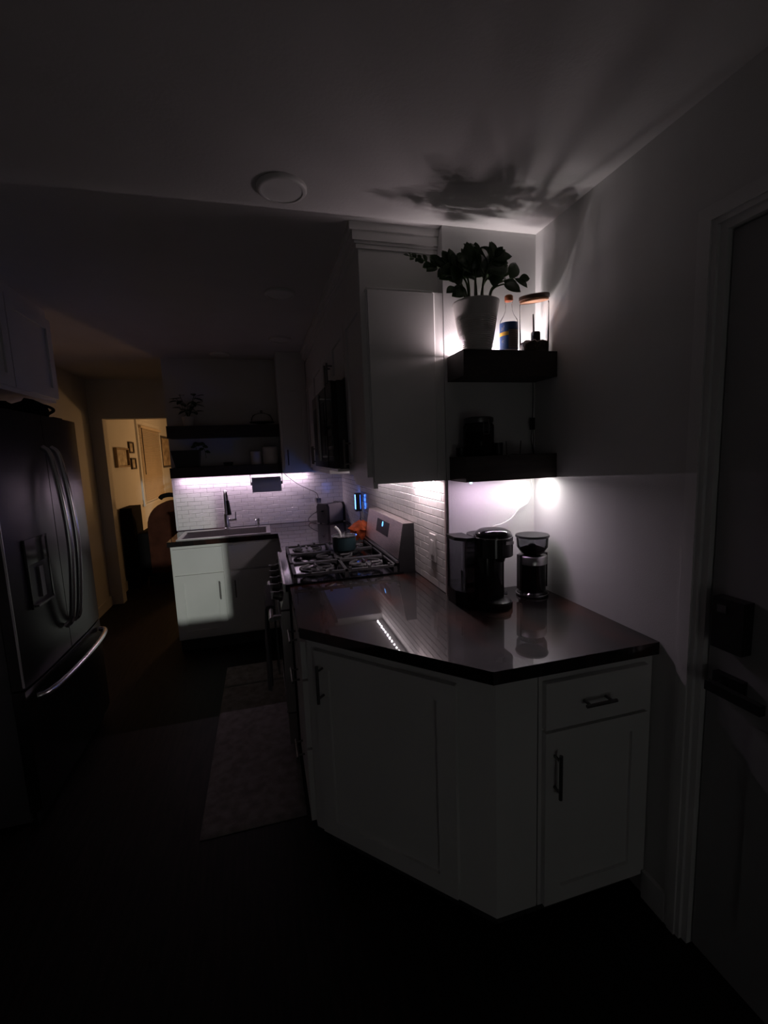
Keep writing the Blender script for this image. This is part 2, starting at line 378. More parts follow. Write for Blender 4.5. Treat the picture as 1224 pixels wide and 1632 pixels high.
# end base cabinet facing the camera
t = thing('end_cabinet', (0, -.645, 0), 'white base cabinet with drawer over door beside the entry wall', 'cabinet')
obj('body', bxs((.0, X2-.004, 0, .60, .10, .873)), M_cab, t, local=True, bevel=.0015)
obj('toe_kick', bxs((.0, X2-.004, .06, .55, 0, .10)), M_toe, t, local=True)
cab_door(t, .012, .378, .700, .846, .180, .772, vert=False, L=.105, name='drawer', slab=True)
cab_door(t, .012, .378, .112, .690, .042, .565, L=.14)
# drawer base beside the range, facing the aisle
t = thing('drawer_cabinet', (-.625, .388, 0), 'white narrow drawer cabinet between the gas range and the diagonal cabinet', 'cabinet', -R90)
obj('body', bxs((.0, .512, 0, .60, .10, .873)), M_cab, t, local=True, bevel=.0015)
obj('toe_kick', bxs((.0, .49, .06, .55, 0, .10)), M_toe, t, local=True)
for (z0, z1, hz) in ((.70, .846, .775), (.42, .690, .60), (.112, .410, .26)):
    cab_door(t, .012, .500, z0, z1, .256, hz, vert=False, L=.13, name='drawer', slab=True)
# base between range and far corner
t = thing('far_base_cabinet', (-.625, 1.968, 0), 'white base cabinet between the gas range and the far corner', 'cabinet', -R90)
obj('body', bxs((.0, .796, 0, .60, .10, .873)), M_cab, t, local=True, bevel=.0015)
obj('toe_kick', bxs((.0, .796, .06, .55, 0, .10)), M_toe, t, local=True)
cab_door(t, .25, .785, .112, .846, .30, .70)
# sink base
t = thing('sink_cabinet', (-1.46, 1.97, 0), 'white double door sink base cabinet with false drawer fronts', 'cabinet')
obj('body', bxs((.0, .834, 0, .018, .115, .873), (0, .018, .018, .51, .115, .873), (.816, .834, .018, .51, .115, .873), (.018, .816, .018, .51, .115, .135)), M_cab, t, local=True)
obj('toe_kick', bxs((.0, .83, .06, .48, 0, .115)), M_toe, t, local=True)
cab_door(t, .018, .375, .655, .850, name='false_drawer', slab=True)
cab_door(t, .425, .80, .655, .850, name='false_drawer', slab=True)
cab_door(t, .018, .375, .135, .640, .340, .50, L=.14)
cab_door(t, .425, .80, .135, .640, .455, .50, L=.14)
# wall cabinets on the stove wall
t = thing('wall_cabinet', (XU, .39, 0), 'tall white wall cabinet with panelled side beside the upper plant shelf', 'cabinet', -R90)
obj('body', bxs((.0, .388, 0, .311, 1.404, 2.14)), M_cab, t, local=True, bevel=.0015)
obj('side_panel', bxs((.388, .400, .004, .265, 1.412, 2.134)), M_cab, t, local=True, bevel=.004, seg=2)
bd = tube(B(), [(.392, .002, 2.138), (.392, .268, 2.138)], .007, 10); tube(bd, [(.392, .268, 1.412), (.392, .268, 2.138)], .006, 10)
obj('panel_bead', bd, M_cab, t, local=True, smooth=True)
obj('light_rail', bxs((.02, .385, .002, .020, 1.386, 1.404)), M_cab, t, local=True)
cab_door(t, .004, .378, 1.432, 2.132, .060, 1.53, L=.13)
t = thing('wall_cabinet', (XU, 1.166, 0), 'short white wall cabinet directly above the microwave', 'cabinet', -R90)
obj('body', bxs((.0, .772, 0, .311, 1.876, 2.14)), M_cab, t, local=True, bevel=.0015)
for a, b, hx in ((.004, .384, .345), (.388, .768, .425)): cab_door(t, a, b, 1.885, 2.132, hx, 1.96, L=.11)
t = thing('wall_cabinet', (XU, 2.165, 0), 'tall white wall cabinet beyond the microwave', 'cabinet', -R90)
obj('body', bxs((.0, .994, 0, .311, 1.404, 2.14)), M_cab, t, local=True, bevel=.0015)
for a, b, hx in ((.03, .505, .465), (.51, .99, .55)): cab_door(t, a, b, 1.43, 2.132, hx, 1.53, L=.13)
t = thing('wall_cabinet', (-.565, 2.17, 0), 'white corner wall cabinet at the end of the sink shelves', 'cabinet')
obj('body', bxs((.0, .562, 0, .318, 1.387, 2.14)), M_cab, t, local=True, bevel=.0015)
obj('frieze', bxs((.0, .235, .01, .318, 2.142, H-.002)), M_cab, t, local=True)
cab_door(t, .02, .245, 1.41, 2.128, .05, 1.52, L=.13)
# above the refrigerator
t = thing('wall_cabinet', (-1.84, .35, 0), 'white double door cabinet above the refrigerator', 'cabinet', R90)
obj('body', bxs((.0, .94, 0, .576, 1.88, H-.002)), M_cab, t, local=True, bevel=.0015)
for a, b, hx in ((.008, .462, .42), (.470, .932, .51)): cab_door(t, a, b, 1.90, H-.06)
# ------------------------------------------------------------------ gas range
RY0, RY1, RX = .402, 1.160, -.655
t = thing('gas_range', (-.33, (RY0+RY1)/2, 0), 'stainless gas range with black grates and slanted control back', 'range')
obj('body', bxs((RX, -.012, RY0, RY1, .09, .900)), M_black, t, bevel=.002)
obj('cooktop', bxs((RX-.012, -.075, RY0-.001, RY1+.001, .900, .922)), M_enamel, t, bevel=.004, seg=2)
obj('front_trim', bxs((RX-.022, RX-.0125, RY0, RY1, .886, .926)), M_steel, t, bevel=.004, seg=2)
obj('control_panel', prism_axis(B(), [(RX, .80), (RX, .885), (RX-.018, .885), (RX-.040, .80)], RY0+.003, RY1-.003, 'y'), M_steel, t, bevel=.003)
for i in range(5):
    y = RY0+.09+i*(RY1-RY0-.18)/4; bm = cyl(B(), (RX-.028, y, .842), (RX-.044, y, .845), .027, seg=20); cyl(bm, (RX-.044, y, .845), (RX-.072, y, .850), .021, .017, seg=20)
    k = obj('knob', bm, M_handle, t, smooth=True)
    obj('knob_grip', bxs((RX-.082, RX-.070, y-.005, y+.005, .832, .868)), M_steel, k, bevel=.002)
od = obj('oven_door', bxs((RX-.042, RX, RY0+.004, RY1-.004, .27, .79)), M_steelh, t, bevel=.006, seg=2)
obj('oven_window', bxs((RX-.044, RX-.041, RY0+.10, RY1-.10, .36, .66)), M_disp, od)
hb = cyl(B(), (RX-.088, RY0+.04, .742), (RX-.088, RY1-.04, .742), .013, seg=14)
for y in (RY0+.07, RY1-.07): box(hb, RX-.088, RX-.04, y-.012, y+.012, .732, .752)
obj('oven_handle', hb, M_handle, od, smooth=True)
dw = obj('warming_drawer', bxs((RX-.040, RX, RY0+.004, RY1-.004, .10, .262)), M_steelh, t, bevel=.006, seg=2)
obj('drawer_groove', bxs((RX-.043, RX-.039, RY0+.08, RY1-.08, .225, .240)), M_black, dw)
for y in (RY0+.05, RY1-.05):
    for x in (RX+.05, -.08): obj('leveling_foot', cyl(B(), (x, y, 0), (x, y, .09), .018, seg=10), M_black, t, smooth=True)
# burners
for i, (x, y, r) in enumerate(((-.50, RY0+.17, .048), (-.50, RY1-.17, .040), (-.24, RY0+.17, .040), (-.24, RY1-.17, .048), (-.37, (RY0+RY1)/2, .045))):
    bn = obj('burner', lathe(B(), [(0, 0), (r*1.1, 0), (r*1.1, .006), (r*.8, .010), (r*.8, .016), (0, .016)], (x, y, .922), 24), mat('grey_burner_base', (.10, .10, .10), .5, .5, noise=.1), t, smooth=True)
    obj('burner_cap', lathe(B(), [(0, .016), (r, .016), (r, .021), (r*.9, .024), (0, .024)], (x, y, .922), 24), M_iron, bn, smooth=True)
# grates: three sections, each with rails, feet and fingers round the burners
def grate(y0, y1, holes, nibs=()):
    bm = B(); x0, x1, zt, b = RX+.03, -.105, .960, .0075
    for y in (y0+b, y1-b): box(bm, x0, x1, y-b, y+b, zt-.012, zt)
    for x in (x0+b, (x0+x1)/2, x1-b): box(bm, x-b, x+b, y0, y1, zt-.012, zt)
    for x in (x0+b, (x0+x1)/2, x1-b):
        for y in (y0+b, y1-b): box(bm, x-b*1.2, x+b*1.2, y-b*1.2, y+b*1.2, .922, zt-.010)
    for (hx, hy, r) in holes:
        pts = [(hx+r*math.cos(math.pi/4*k+math.pi/8), hy+min(r, (y1-y0)/2-.02)*math.sin(math.pi/4*k+math.pi/8)) for k in range(8)]
        for k in range(8):
            if k % 4 == 1: continue
            p, q = Vector((*pts[k], zt-.006)), Vector((*pts[(k+1) % 8], zt-.006)); cyl(bm, p, q, .0075, seg=6)
        ry = min(r, (y1-y0)/2-.02)
        for (dx, dy) in ((1, 0), (-1, 0), (0, 1), (0, -1)):
            cyl(bm, (hx+dx*r*.35, hy+dy*ry*.35, zt-.005), (hx+dx*r*1.05, hy+dy*ry*1.02, zt-.005), .0075, seg=6)
    # upright nibs on the outer rails
    for y in nibs:
        for k in range(5): box(bm, x0+.08+k*.1-.006, x0+.08+k*.1+.006, y-.007, y+.007, zt-.012, zt+.010)
    return bm
yw = (RY1-RY0-.03)/3
for i in range(3):
    y0 = RY0+.015+i*yw
    hs = [(-.50, y0+yw/2, .085), (-.24, y0+yw/2, .085)] if i != 1 else [(-.37, y0+yw/2, .10)]
    obj('grate', grate(y0+.002, y0+yw-.002, hs, ((y0+.0095,), (), (y0+yw-.0095,))[i]), M_iron, t, smooth=True)
# back control guard: slanted steel face, black ends
zb0, zb1 = .985, 1.168
obj('back_riser', bxs((-.095, -.012, RY0, RY1, .900, .985)), M_black, t, bevel=.002)
obj('riser_strip', bxs((-.108, -.096, RY0+.01, RY1-.01, .968, .978)), M_steel, t)
for y0, y1 in ((RY0, RY0+.012), (RY1-.012, RY1)):
    obj('guard_end_cap', prism_axis(B(), [(-.098, zb0), (-.012, zb0), (-.012, zb1), (-.066, zb1)], y0, y1, 'y'), M_black, t, bevel=.002)
gp = prism_axis(B(), [(-.100, zb0+.002), (-.014, zb0+.002), (-.014, zb1+.001), (-.068, zb1+.001)], RY0+.012, RY1-.012, 'y')
gf = obj('control_face', gp, mat('brushed_steel_guard', (.72, .62, .60), .34, 1, noise=.16, nscale=20, stretch=(3, 1, 22)), t, bevel=.002)
def onface(y, s): # s 0..1 along slant
    return Vector((-.100+.032*s, y, zb0+.002+(zb1-zb0-.001)*s))
nrm = Vector((-(zb1-zb0), 0, .032)).normalized()
bm = B(); A = [onface(.64, .40), onface(.90, .40), onface(.90, .82), onface(.64, .82)]
v = [bm.verts.new(p+nrm*k) for k in (-.003, .0012) for p in A]
for f in ((0, 1, 2, 3), (4, 5, 6, 7), (0, 1, 5, 4), (1, 2, 6, 5), (2, 3, 7, 6), (3, 0, 4, 7)): bm.faces.new([v[i] for i in f])
ds = obj('display', bm, M_disp, t)
tb = text_mesh('0', .042)
ax = Vector((0, -1, 0)); ay = Vector((.032, 0, zb1-zb0)).normalized()
mx = Matrix((ax, ay, nrm)).transposed().to_4x4(); mx.translation = onface(.77, .70)+nrm*.0022
bmesh.ops.transform(tb, matrix=mx, verts=tb.verts)
obj('display_digit', tb, M_glyph, ds)
# ------------------------------------------------------------------ microwave
t = thing('microwave', (-.2, (RY0+RY1)/2, 1.446), 'black over-the-range microwave hung under the short cabinet', 'microwave')
obj('body', bxs((-.372, -.004, RY0, RY1, 1.458, 1.872)), M_black, t, bevel=.003)
obj('bottom_plate', bxs((-.385, -.004, RY0, RY1, 1.446, 1.458)), mat('grey_hood_plate', (.55, .55, .54), .4, .2, noise=.04), t, bevel=.002)
md = obj('door', bxs((-.402, -.373, RY0+.19, RY1, 1.462, 1.868)), M_gloss, t, bevel=.004)
obj('window', bxs((-.404, -.401, RY0+.26, RY1-.06, 1.53, 1.80)), M_disp, md)
hb = cyl(B(), (-.435, RY0+.215, 1.50), (-.435, RY0+.215, 1.83), .010, seg=12)
for z in (1.52, 1.81): cyl(hb, (-.435, RY0+.215, z), (-.40, RY0+.215, z), .007, seg=8)
obj('handle', hb, M_steel, md, smooth=True)
cp = obj('control_strip', bxs((-.400, -.373, RY0, RY0+.188, 1.462, 1.868)), M_gloss, t, bevel=.004)
for r in range(4):
    for c in range(3): obj('key', bxs((-.402, -.3995, RY0+.03+c*.048, RY0+.066+c*.048, 1.52+r*.05, 1.552+r*.05)), M_black, cp)
# ------------------------------------------------------------------ refrigerator (faces the range)
FX, FY0, FW = -1.72, .335, .875
t = thing('refrigerator', (FX, FY0, 0), 'dark stainless french door refrigerator with bowed handles and dispenser', 'refrigerator', R90)
obj('body', bxs((.004, FW-.004, .065, .69, .03, 1.752)), mat('dark_grey_case', (.10, .10, .105), .45, .3, noise=.05), t, local=True, bevel=.004)
def fdoor(x0, x1, z0, z1):
    n = 8; pl = [(x0, .06)]; 
    for k in range(n+1):
        u = k/n; x = x0+(x1-x0)*u; g = (x-FW/2)/(FW/2); pl.append((x, .014*g*g*g*g+.002))
    pl.append((x1, .06)); return prism(B(), pl, z0, z1)
for i, (a, b) in enumerate(((.0, FW/2-.003), (FW/2+.003, FW))):
    d = obj('door', fdoor(a, b, .622, 1.765), M_fridge, t, local=True, smooth=True)
    if i == 0: obj('edge_highlight', bxs((-.0035, -.0002, .012, .020, .63, 1.757)), M_bar, d, local=True)  # added bright strip standing in for the highlight along the door's near edge
    hx = FW/2-.045 if i == 0 else FW/2+.045
    pts = spl([(hx, -.004, .745), (hx, -.034, .79), (hx, -.058, 1.0), (hx, -.066, 1.18), (hx, -.058, 1.36), (hx, -.034, 1.57), (hx, -.004, 1.615)], 5)
    obj('handle', tube(B(), pts, .0135, 12), M_bar, d, local=True, smooth=True)
    if i == 0:
        fr = bxs((.12, .32, -.004, .004, .92, .930), (.12, .32, -.004, .004, 1.21, 1.22), (.12, .130, -.004, .004, .93, 1.21), (.31, .32, -.004, .004, .93, 1.21), (.13, .31, -.002, .004, 1.11, 1.21))
        dp = obj('dispenser', fr, M_gloss, d, local=True, bevel=.002)
        obj('dispenser_recess', bxs((.13, .31, -.001, .006, .93, 1.11)), M_black, d, local=True)
        obj('dispenser_tray', bxs((.14, .30, -.016, .0, .925, .934)), M_handle, d, local=True, bevel=.003)
        obj('dispenser_lever', bxs((.20, .235, -.010, .0, .955, 1.09)), M_handle, d, local=True, bevel=.003)
d = obj('freezer_drawer', fdoor(.0, FW, .075, .612), M_fridge, t, local=True, smooth=True)
pts = spl([(.05, -.0, .565), (.08, -.034, .565), (.22, -.056, .565), (FW/2, -.064, .565), (FW-.22, -.056, .565), (FW-.08, -.034, .565), (FW-.05, 0, .565)], 6)
obj('handle', tube(B(), pts, .0135, 12), M_bar, d, local=True, smooth=True)
obj('kick_grille', bxs((.02, FW-.02, .05, .08, .0, .07)), M_black, t, local=True)
for a in (.02, FW-.12): obj('hinge_cover', bxs((a, a+.10, .066, .12, 1.7525, 1.785)), M_black, t, local=True, bevel=.006)
# soft black bag on top
def bag(u, v):
    a = u*math.pi*2; ph = v*math.pi-math.pi/2
    r = math.cos(ph); x = .17*math.copysign(abs(math.cos(a)*r)**.6, math.cos(a)); y = .13*math.copysign(abs(math.sin(a)*r)**.6, math.sin(a))
    z = .045*(1+math.sin(ph))*(1+.25*math.sin(3*a+1)+.15*math.cos(5*a))
    return (x, y, z)
bm = B(); n, m = 28, 10; rg = [[bm.verts.new(Vector(bag(i/n, j/m))+Vector((-1.95, .98, 1.7525))) for i in range(n)] for j in range(1, m)]
for A, Bq in zip(rg, rg[1:]):
    for i in range(n): bm.faces.new((A[i], A[(i+1) % n], Bq[(i+1) % n], Bq[i]))
bm.faces.new(rg[0][::-1]); bm.faces.new(rg[-1])
tube(bm, spl([(-1.86, .90, 1.80), (-1.80, .98, 1.835), (-1.78, 1.08, 1.82), (-1.84, 1.10, 1.79)], 6), .008, 6)
obj('soft_bag', bm, M_darkfab, smooth=True, label='soft black bag lying on top of the refrigerator', cat='bag')
# ------------------------------------------------------------------ floating shelves
def shelf(x0, x1, y0, y1, z0, z1, label):
    return obj('floating_shelf', bxs((x0, x1, y0, y1, z0, z1)), M_shelf, bevel=.003, label=label, cat='shelf')
SU, SL = 1.895, 1.499
shelf(.012, X2-.001, -.150, -.001, 1.799, SU, 'thick dark wooden shelf holding the white plant pot and bottle')
shelf(.014, X2-.001, -.154, -.001, 1.402, SL, 'thick dark wooden shelf above the coffee maker')
shelf(-1.458, -.567, 2.27, YB-.001, 1.712, 1.808, 'upper dark wooden shelf above the sink')
shelf(-1.462, -.567, 2.27, YB-.001, 1.386, 1.470, 'lower dark wooden shelf above the sink')
# ------------------------------------------------------------------ LED strips
def led_strip(pts, facing, m, label, pitch=.0250, side=0, split=.6, parent_loc=None, m2=None, half=.0028):
    """tape along p0->p1, dots facing a direction"""
    a, b = Vector(pts[0]), Vector(pts[1]); d = (b-a); L = d.length; d.normalize(); f = Vector(facing); s = d.cross(f)
    t = thing('led_strip', a, label, 'light strip')
    def slab(bm, c, hl, hw, h0, h1):
        vs = [bm.verts.new(c+d*i*hl+s*j*hw+f*k) for k in (h0, h1) for (i, j) in ((-1, -1), (1, -1), (1, 1), (-1, 1))]
        for q in ((3, 2, 1, 0), (4, 5, 6, 7), (0, 1, 5, 4), (1, 2, 6, 5), (2, 3, 7, 6), (3, 0, 4, 7)): bm.faces.new([vs[i] for i in q])
    bm = B(); slab(bm, (a+b)/2, L/2, .005, .0, .0012); obj('tape', bm, M_tape, t)
    bm = B(); n = int(L/pitch)
    for i in range(n):
        c = a+d*((i+.5)*L/n); vs = [bm.verts.new(c+d*p*half+s*q*half+f*.0022) for (p, q) in ((-1, -1), (1, -1), (1, 1), (-1, 1))]
        fc = bm.faces.new(vs); fc.normal_update()
        if fc.normal.dot(f) < 0: fc.normal_flip()
        if side:
            up_ = [bm.verts.new(q.co-f*side) for q in vs]
            for q in range(4): bm.faces.new((vs[q], vs[(q+1) % 4], up_[(q+1) % 4], up_[q])).material_index = 1 if m2 is not None and i >= n*split else 0
        if m2 is not None and i >= n*split: fc.material_index = 1
    me = bpy.data.meshes.new('light_dots'); bm.to_mesh(me); bm.free(); me.transform(Matrix.Translation(-a)); me.materials.append(m)
    if m2 is not None: me.materials.append(m2)
    o = bpy.data.objects.new('light_dots', me); COL.objects.link(o); o.parent = t; o['kind'] = 'stuff'
    return t
LS = led_strip(((.05, -.095, 1.4005), (X2-.02, -.095, 1.4005)), (0, 0, -1), M_ledS, 'pinkish led strip under the shelf above the coffee maker', m2=M_ledW, side=.0003, split=.66)
led_strip(((.024, -.085, SU+.001), (.024, -.030, SU+.001)), (0, 0, 1), M_ledU, 'led strip at the left end of the plant shelf beside the pot', pitch=.0150)
led_strip(((.035, -.018, SU+.001), (X2-.01, -.018, SU+.001)), (0, 0, 1), M_ledB, 'led strip glowing along the wall behind pot, bottle and jar', m2=led_mat('led_shelf_upper_right', (1, .90, .90), 1300))
led_strip(((-.045, .025, 1.4025), (-.045, .385, 1.4025)), (0, 0, -1), M_ledC, 'led strip under the tall wall cabinet by the light switch')
led_strip(((-.045, .42, 1.4445), (-.045, 1.15, 1.4445)), (0, 0, -1), led_mat('led_under_microwave', (1, .84, .90), 420), 'led strip under the microwave along the tiles', pitch=.046)
led_strip(((-1.43, 2.44, 1.3845), (-.33, 2.44, 1.3845)), (0, 0, -1), M_ledK, 'pinkish led strip under the lower sink shelf')
# ------------------------------------------------------------------ ceiling lights
for (x, y), lb in zip(((-.608, -.128), (-.577, .827), (-.54, 1.771), (-1.003, 2.307)),
                      ('round flush ceiling light nearest the camera, switched off', 'round flush ceiling light second from the camera, switched off',
                       'small looking round ceiling light third along the row', 'farthest round ceiling light near the sink wall')):
    t = thing('ceiling_light', (x, y, H-.014), lb, 'ceiling light', group='round ceiling lights')
    obj('trim_ring', lathe(B(), [(.066, .0), (.074, 0), (.080, .006), (.080, .014), (.066, .014), (.066, .0)], (x, y, H-.014), 40), M_white, t, smooth=True)
    obj('diffuser', lathe(B(), [(0, .003), (.066, .003), (.066, .014), (0, .014)], (x, y, H-.014), 40), M_lens, t, smooth=True)
# ------------------------------------------------------------------ rug
def rugf(u, v):
    x = -1.086+.432*u; y = .05+1.55*v; e = min(u*.432, (1-u)*.432, v*1.55, (1-v)*1.55)
    z = .011*min(1, e/.012)**.5+.0012*math.sin(v*60)*(1 if e > .01 else 0)
    return (x, y, max(z, .003)), (x, y, .0006)
t = thing('runner_rug', (-.87, .825, .0), 'grey runner rug on the dark floor in front of the range', 'rug')
obj('pile', grid_surf(B(), rugf, 30, 90), M_rug, t, smooth=True)
obj('end_band', bxs((-1.084, -.656, 1.28, 1.30, .0105, .0125)), mat('darker_rug_band', (.15, .14, .13), .95, noise=.2, nscale=40), t)
# ------------------------------------------------------------------ towel on the oven handle
def towel(u, v):
    s = (v-.45)*.86; y = .60+.40*u
    hx, hz, r = RX-.088, .742, .0165
    fold = .010*math.sin(u*19+.6)*min(1, abs(s)*4)+.006*math.sin(u*41+v*5)*min(1, abs(s)*4)
    if s < -math.pi*r/2: p = (hx+r, hz-(-s-math.pi*r/2)); n = (1, 0)
    elif s > math.pi*r/2: p = (hx-r, hz-(s-math.pi*r/2)); n = (-1, 0)
    else:
        a = s/r; p = (hx-r*math.sin(a), hz+r*math.cos(a)); n = (-math.sin(a), math.cos(a))
    o = fold if n[0] < -.5 else fold*.3 if n[0] > .5 else 0
    if n[0] > .5: o = max(-.003, min(.004, o))
    else: o = max(-.002, o+.006 if n[0] < -.5 else 0)
    a = (p[0]+n[0]*(o+.006), y, p[1]+n[1]*(o+.006)); b = (p[0]+n[0]*o, y, p[1]+n[1]*o)
    return a, b
obj('dish_towel', grid_surf(B(), towel, 40, 60), M_towel, smooth=True, label='grey towel draped over the oven door handle', cat='towel')
# ------------------------------------------------------------------ saucepan with ladle
px, py, pz = -.295, .86, .9665
t = thing('saucepan', (px, py, pz), 'small teal saucepan on the rear grate', 'saucepan')
obj('pan', lathe(B(), [(0, 0), (.062, 0), (.068, .006), (.071, .078), (.075, .081), (.0755, .084), (.069, .084), (.0665, .08), (.064, .008), (0, .006)], (px, py, pz), 40), M_teal, t, smooth=True)
obj('lining', lathe(B(), [(0, .0072), (.0625, .0085), (.0655, .080)], (px, py, pz), 40), M_potin, t, smooth=True)
obj('rim', lathe(B(), [(.0665, .0835), (.0762, .0835), (.0762, .087), (.0665, .087), (.0665, .0835)], (px, py, pz), 40), M_chrome, t, smooth=True)
bm = tube(B(), spl([(px-.01, py+.03, pz+.02), (px-.012, py+.045, pz+.075), (px-.02, py+.06, pz+.105), (px-.04, py+.075, pz+.128)], 6), [.006]*9+[.008]*5+[.0095]*5, 10)
lathe(bm, [(0, 0), (.022, .004), (.028, .014), (.026, .014), (.02, .007), (0, .004)], (px-.008, py+.022, pz+.008), 20)
obj('ladle', bm, M_white, smooth=True, label='pale ladle standing in the teal saucepan', cat='ladle')
obj('handle_clip', bxs((px+.002, px+.020, py-.010, py-.002, pz+.009, pz+.108)), M_chrome, bevel=.002, label='short metal utensil standing in the teal saucepan', cat='utensil')
# ------------------------------------------------------------------ orange produce bag behind the range back
bm = B(); bc = Vector((-.105, 1.262, .9145)); n, m = 26, 12; rg = []
for j in range(m+1):
    v = j/m; rr = (.055 if v < .62 else .055*(1-(v-.62)/.38)**.8+.012)*(.75+.5*math.sin(min(v, .6)*2.6))
    rg.append([bm.verts.new(bc+Vector((1.05*rr*math.cos(6.2832*i/n)*(1+.16*math.sin(i*1.9+j)), 1.25*rr*math.sin(6.2832*i/n)*(1+.14*math.cos(i*2.3+j*.7)), v*.155+.006*math.sin(i*1.1) * (v > .1)))) for i in range(n)])
for A, Bq in zip(rg, rg[1:]):
    for i in range(n): bm.faces.new((A[i], A[(i+1) % n], Bq[(i+1) % n], Bq[i]))
bm.faces.new(rg[0][::-1]); bm.faces.new(rg[-1])
obj('produce_bag', bm, M_orange, smooth=True, label='crumpled orange-red bag on the worktop beyond the range', cat='bag')
# ------------------------------------------------------------------ toaster
t = thing('toaster', (-.150, 2.33, .9145), 'brushed steel toaster with black ends in the far corner', 'toaster', math.radians(34))
sh = B(); pl = []
for (x, z) in ((-.085, .012), (-.085, .15), (-.07, .178), (.07, .178), (.085, .15), (.085, .012)): pl.append((x, z))
def rotxz(bm): return bm
bm = prism_axis(B(), [(-.065, .012), (.065, .012), (.067, .15), (.052, .176), (-.052, .176), (-.067, .15)], -.085, .085, 'x')
obj('shell', bm, M_steelh, t, local=True, bevel=.008, seg=2)
for s in (-1, 1):
    bm = prism_axis(B(), [(-.069, .006), (.069, .006), (.071, .152), (.055, .181), (-.055, .181), (-.071, .152)], s*.085, s*.112, 'x')
    e = obj('end_cap', bm, M_black, t, local=True, bevel=.008, seg=2)
    if s < 0: obj('lever', bxs((-.132, -.112, -.015, .015, .11, .122)), M_black, e, local=True, bevel=.003)
for y in (-.025, .025): obj('slot', bxs((-.07, .07, y-.012, y+.012, .1745, .1775)), M_black, t, local=True)
for x in (-.09, .09):
    for y in (-.05, .05): obj('foot', cyl(B(), (x, y, 0), (x, y, .012), .01, seg=10), M_black, t, local=True, smooth=True)
# ------------------------------------------------------------------ outlet, plug and cords on the sink wall
def plate(name, loc, rz, label, cat, rocker):
    t = thing(name, loc, label, cat, rz)
    obj('cover_plate', bxs((-.037, .037, -.006, 0, -.062, .062)), M_white, t, local=True, bevel=.002)
    if rocker:
        r = obj('rocker', bxs((-.017, .017, -.009, -.005, -.034, .034)), M_white, t, local=True, bevel=.0015)
        obj('slider', bxs((.011, .0145, -.0105, -.0085, -.028, .028)), M_white, r, local=True)
    else:
        for z in (-.022, .022): obj('socket', bxs((-.015, .015, -.008, -.005, z-.014, z+.014)), M_white, t, local=True, bevel=.003)
    return t
plate('wall_outlet', (-.245, YB-.0085, 1.075), 0, 'white wall outlet behind the black plug near the toaster', 'outlet', False)
plate('light_switch', (-.0085, .150, 1.092), -R90, 'white dimmer switch plate on the tiles near the worktop end', 'switch', True)
plate('wall_outlet', (-.0085, 1.64, 1.10), -R90, 'white wall outlet behind the blue glowing plug-in lamp', 'outlet', False)
t = thing('power_adapter', (-.243, YB-.017, 1.10), 'black square power adapter plugged into the outlet by the toaster', 'adapter')
obj('adapter_body', bxs((-.262, -.224, YB-.055, YB-.017, 1.088, 1.130)), M_black, t, bevel=.004)
obj('cable', tube(B(), spl([(-.243, YB-.04, 1.128), (-.26, YB-.03, 1.18), (-.33, YB-.03, 1.22), (-.42, YB-.03, 1.27), (-.50, YB-.035, 1.335), (-.545, YB-.05, 1.38)], 8), .0028, 6), M_black, t, smooth=True)
t = thing('toaster_plug', (-.243, YB-.017, 1.05), 'black plug with drooping cord leading to the toaster', 'plug')
obj('plug_head', cyl(B(), (-.243, YB-.017, 1.053), (-.243, YB-.05, 1.053), .013, .010, seg=12), M_black, t, smooth=True)
obj('cord', tube(B(), spl([(-.243, YB-.05, 1.053), (-.25, YB-.06, 1.02), (-.31, YB-.07, .985), (-.35, YB-.08, .95), (-.345, YB-.10, .922), (-.32, YB-.13, .9185), (-.290, YB-.16, .9185)], 8), .003, 6), M_black, t, smooth=True)
# ------------------------------------------------------------------ blue plug-in lamp
t = thing('plug_in_lamp', (-.017, 1.64, 1.08), 'blue glowing plug-in lamp on the tiles behind the range', 'lamp')
obj('housing', bxs((-.062, -.018, 1.612, 1.668, 1.090, 1.105), (-.062, -.018, 1.612, 1.668, 1.218, 1.230), (-.024, -.018, 1.612, 1.668, 1.105, 1.218)), M_black, t, bevel=.002)
obj('glow_panel', bxs((-.058, -.034, 1.618, 1.662, 1.105, 1.218)), M_uv, t)
obj('center_bar', bxs((-.062, -.030, 1.606, 1.6135, 1.105, 1.218)), M_black, t)
obj('plug_cord', tube(B(), spl([(-.030, 1.62, 1.09), (-.032, 1.60, 1.06), (-.034, 1.60, 1.03), (-.030, 1.625, 1.02), (-.028, 1.65, 1.03)], 8), .0025, 6), M_black, t, smooth=True)
# ------------------------------------------------------------------ sink, faucet, soap pump
t = thing('kitchen_sink', ((SX0+SX1)/2, (SY0+SY1)/2, .72), 'stainless steel sink set into the far worktop', 'sink')
bx_ = cells([SX0+.002, SX0+.018, SX1-.018, SX1-.002], [SY0+.002, SY0+.018, SY1-.062, SY1-.002], .72, .917, lambda i, j: i == 1 and j == 1)
obj('basin_walls', bx_, M_steelh, t, bevel=.003)
obj('basin_floor', bxs((SX0+.018, SX1-.018, SY0+.018, SY1-.062, .72, .728)), M_steelh, t)
rim = cells([SX0-.016, SX0+.012, SX1-.012, SX1+.016], [SY0-.016, SY0+.012, SY1-.06, SY1+.016], .9145, .9205, lambda i, j: i == 1 and j == 1)
obj('rim', rim, M_steelh, t, bevel=.002)
obj('drain', lathe(B(), [(0, .0), (.04, 0), (.045, .004), (.03, .004), (.02, .001), (0, .001)], ((SX0+SX1)/2, 2.16, .728), 24), M_chrome, t, smooth=True)
bm = B(); rk = []
obj('ledge_rack', bxs((SX0+.02, SX1-.02, SY0+.020, SY0+.034, .905, .912)), M_chrome, t)
fx, fy, fz = -1.065, 2.375, .9205
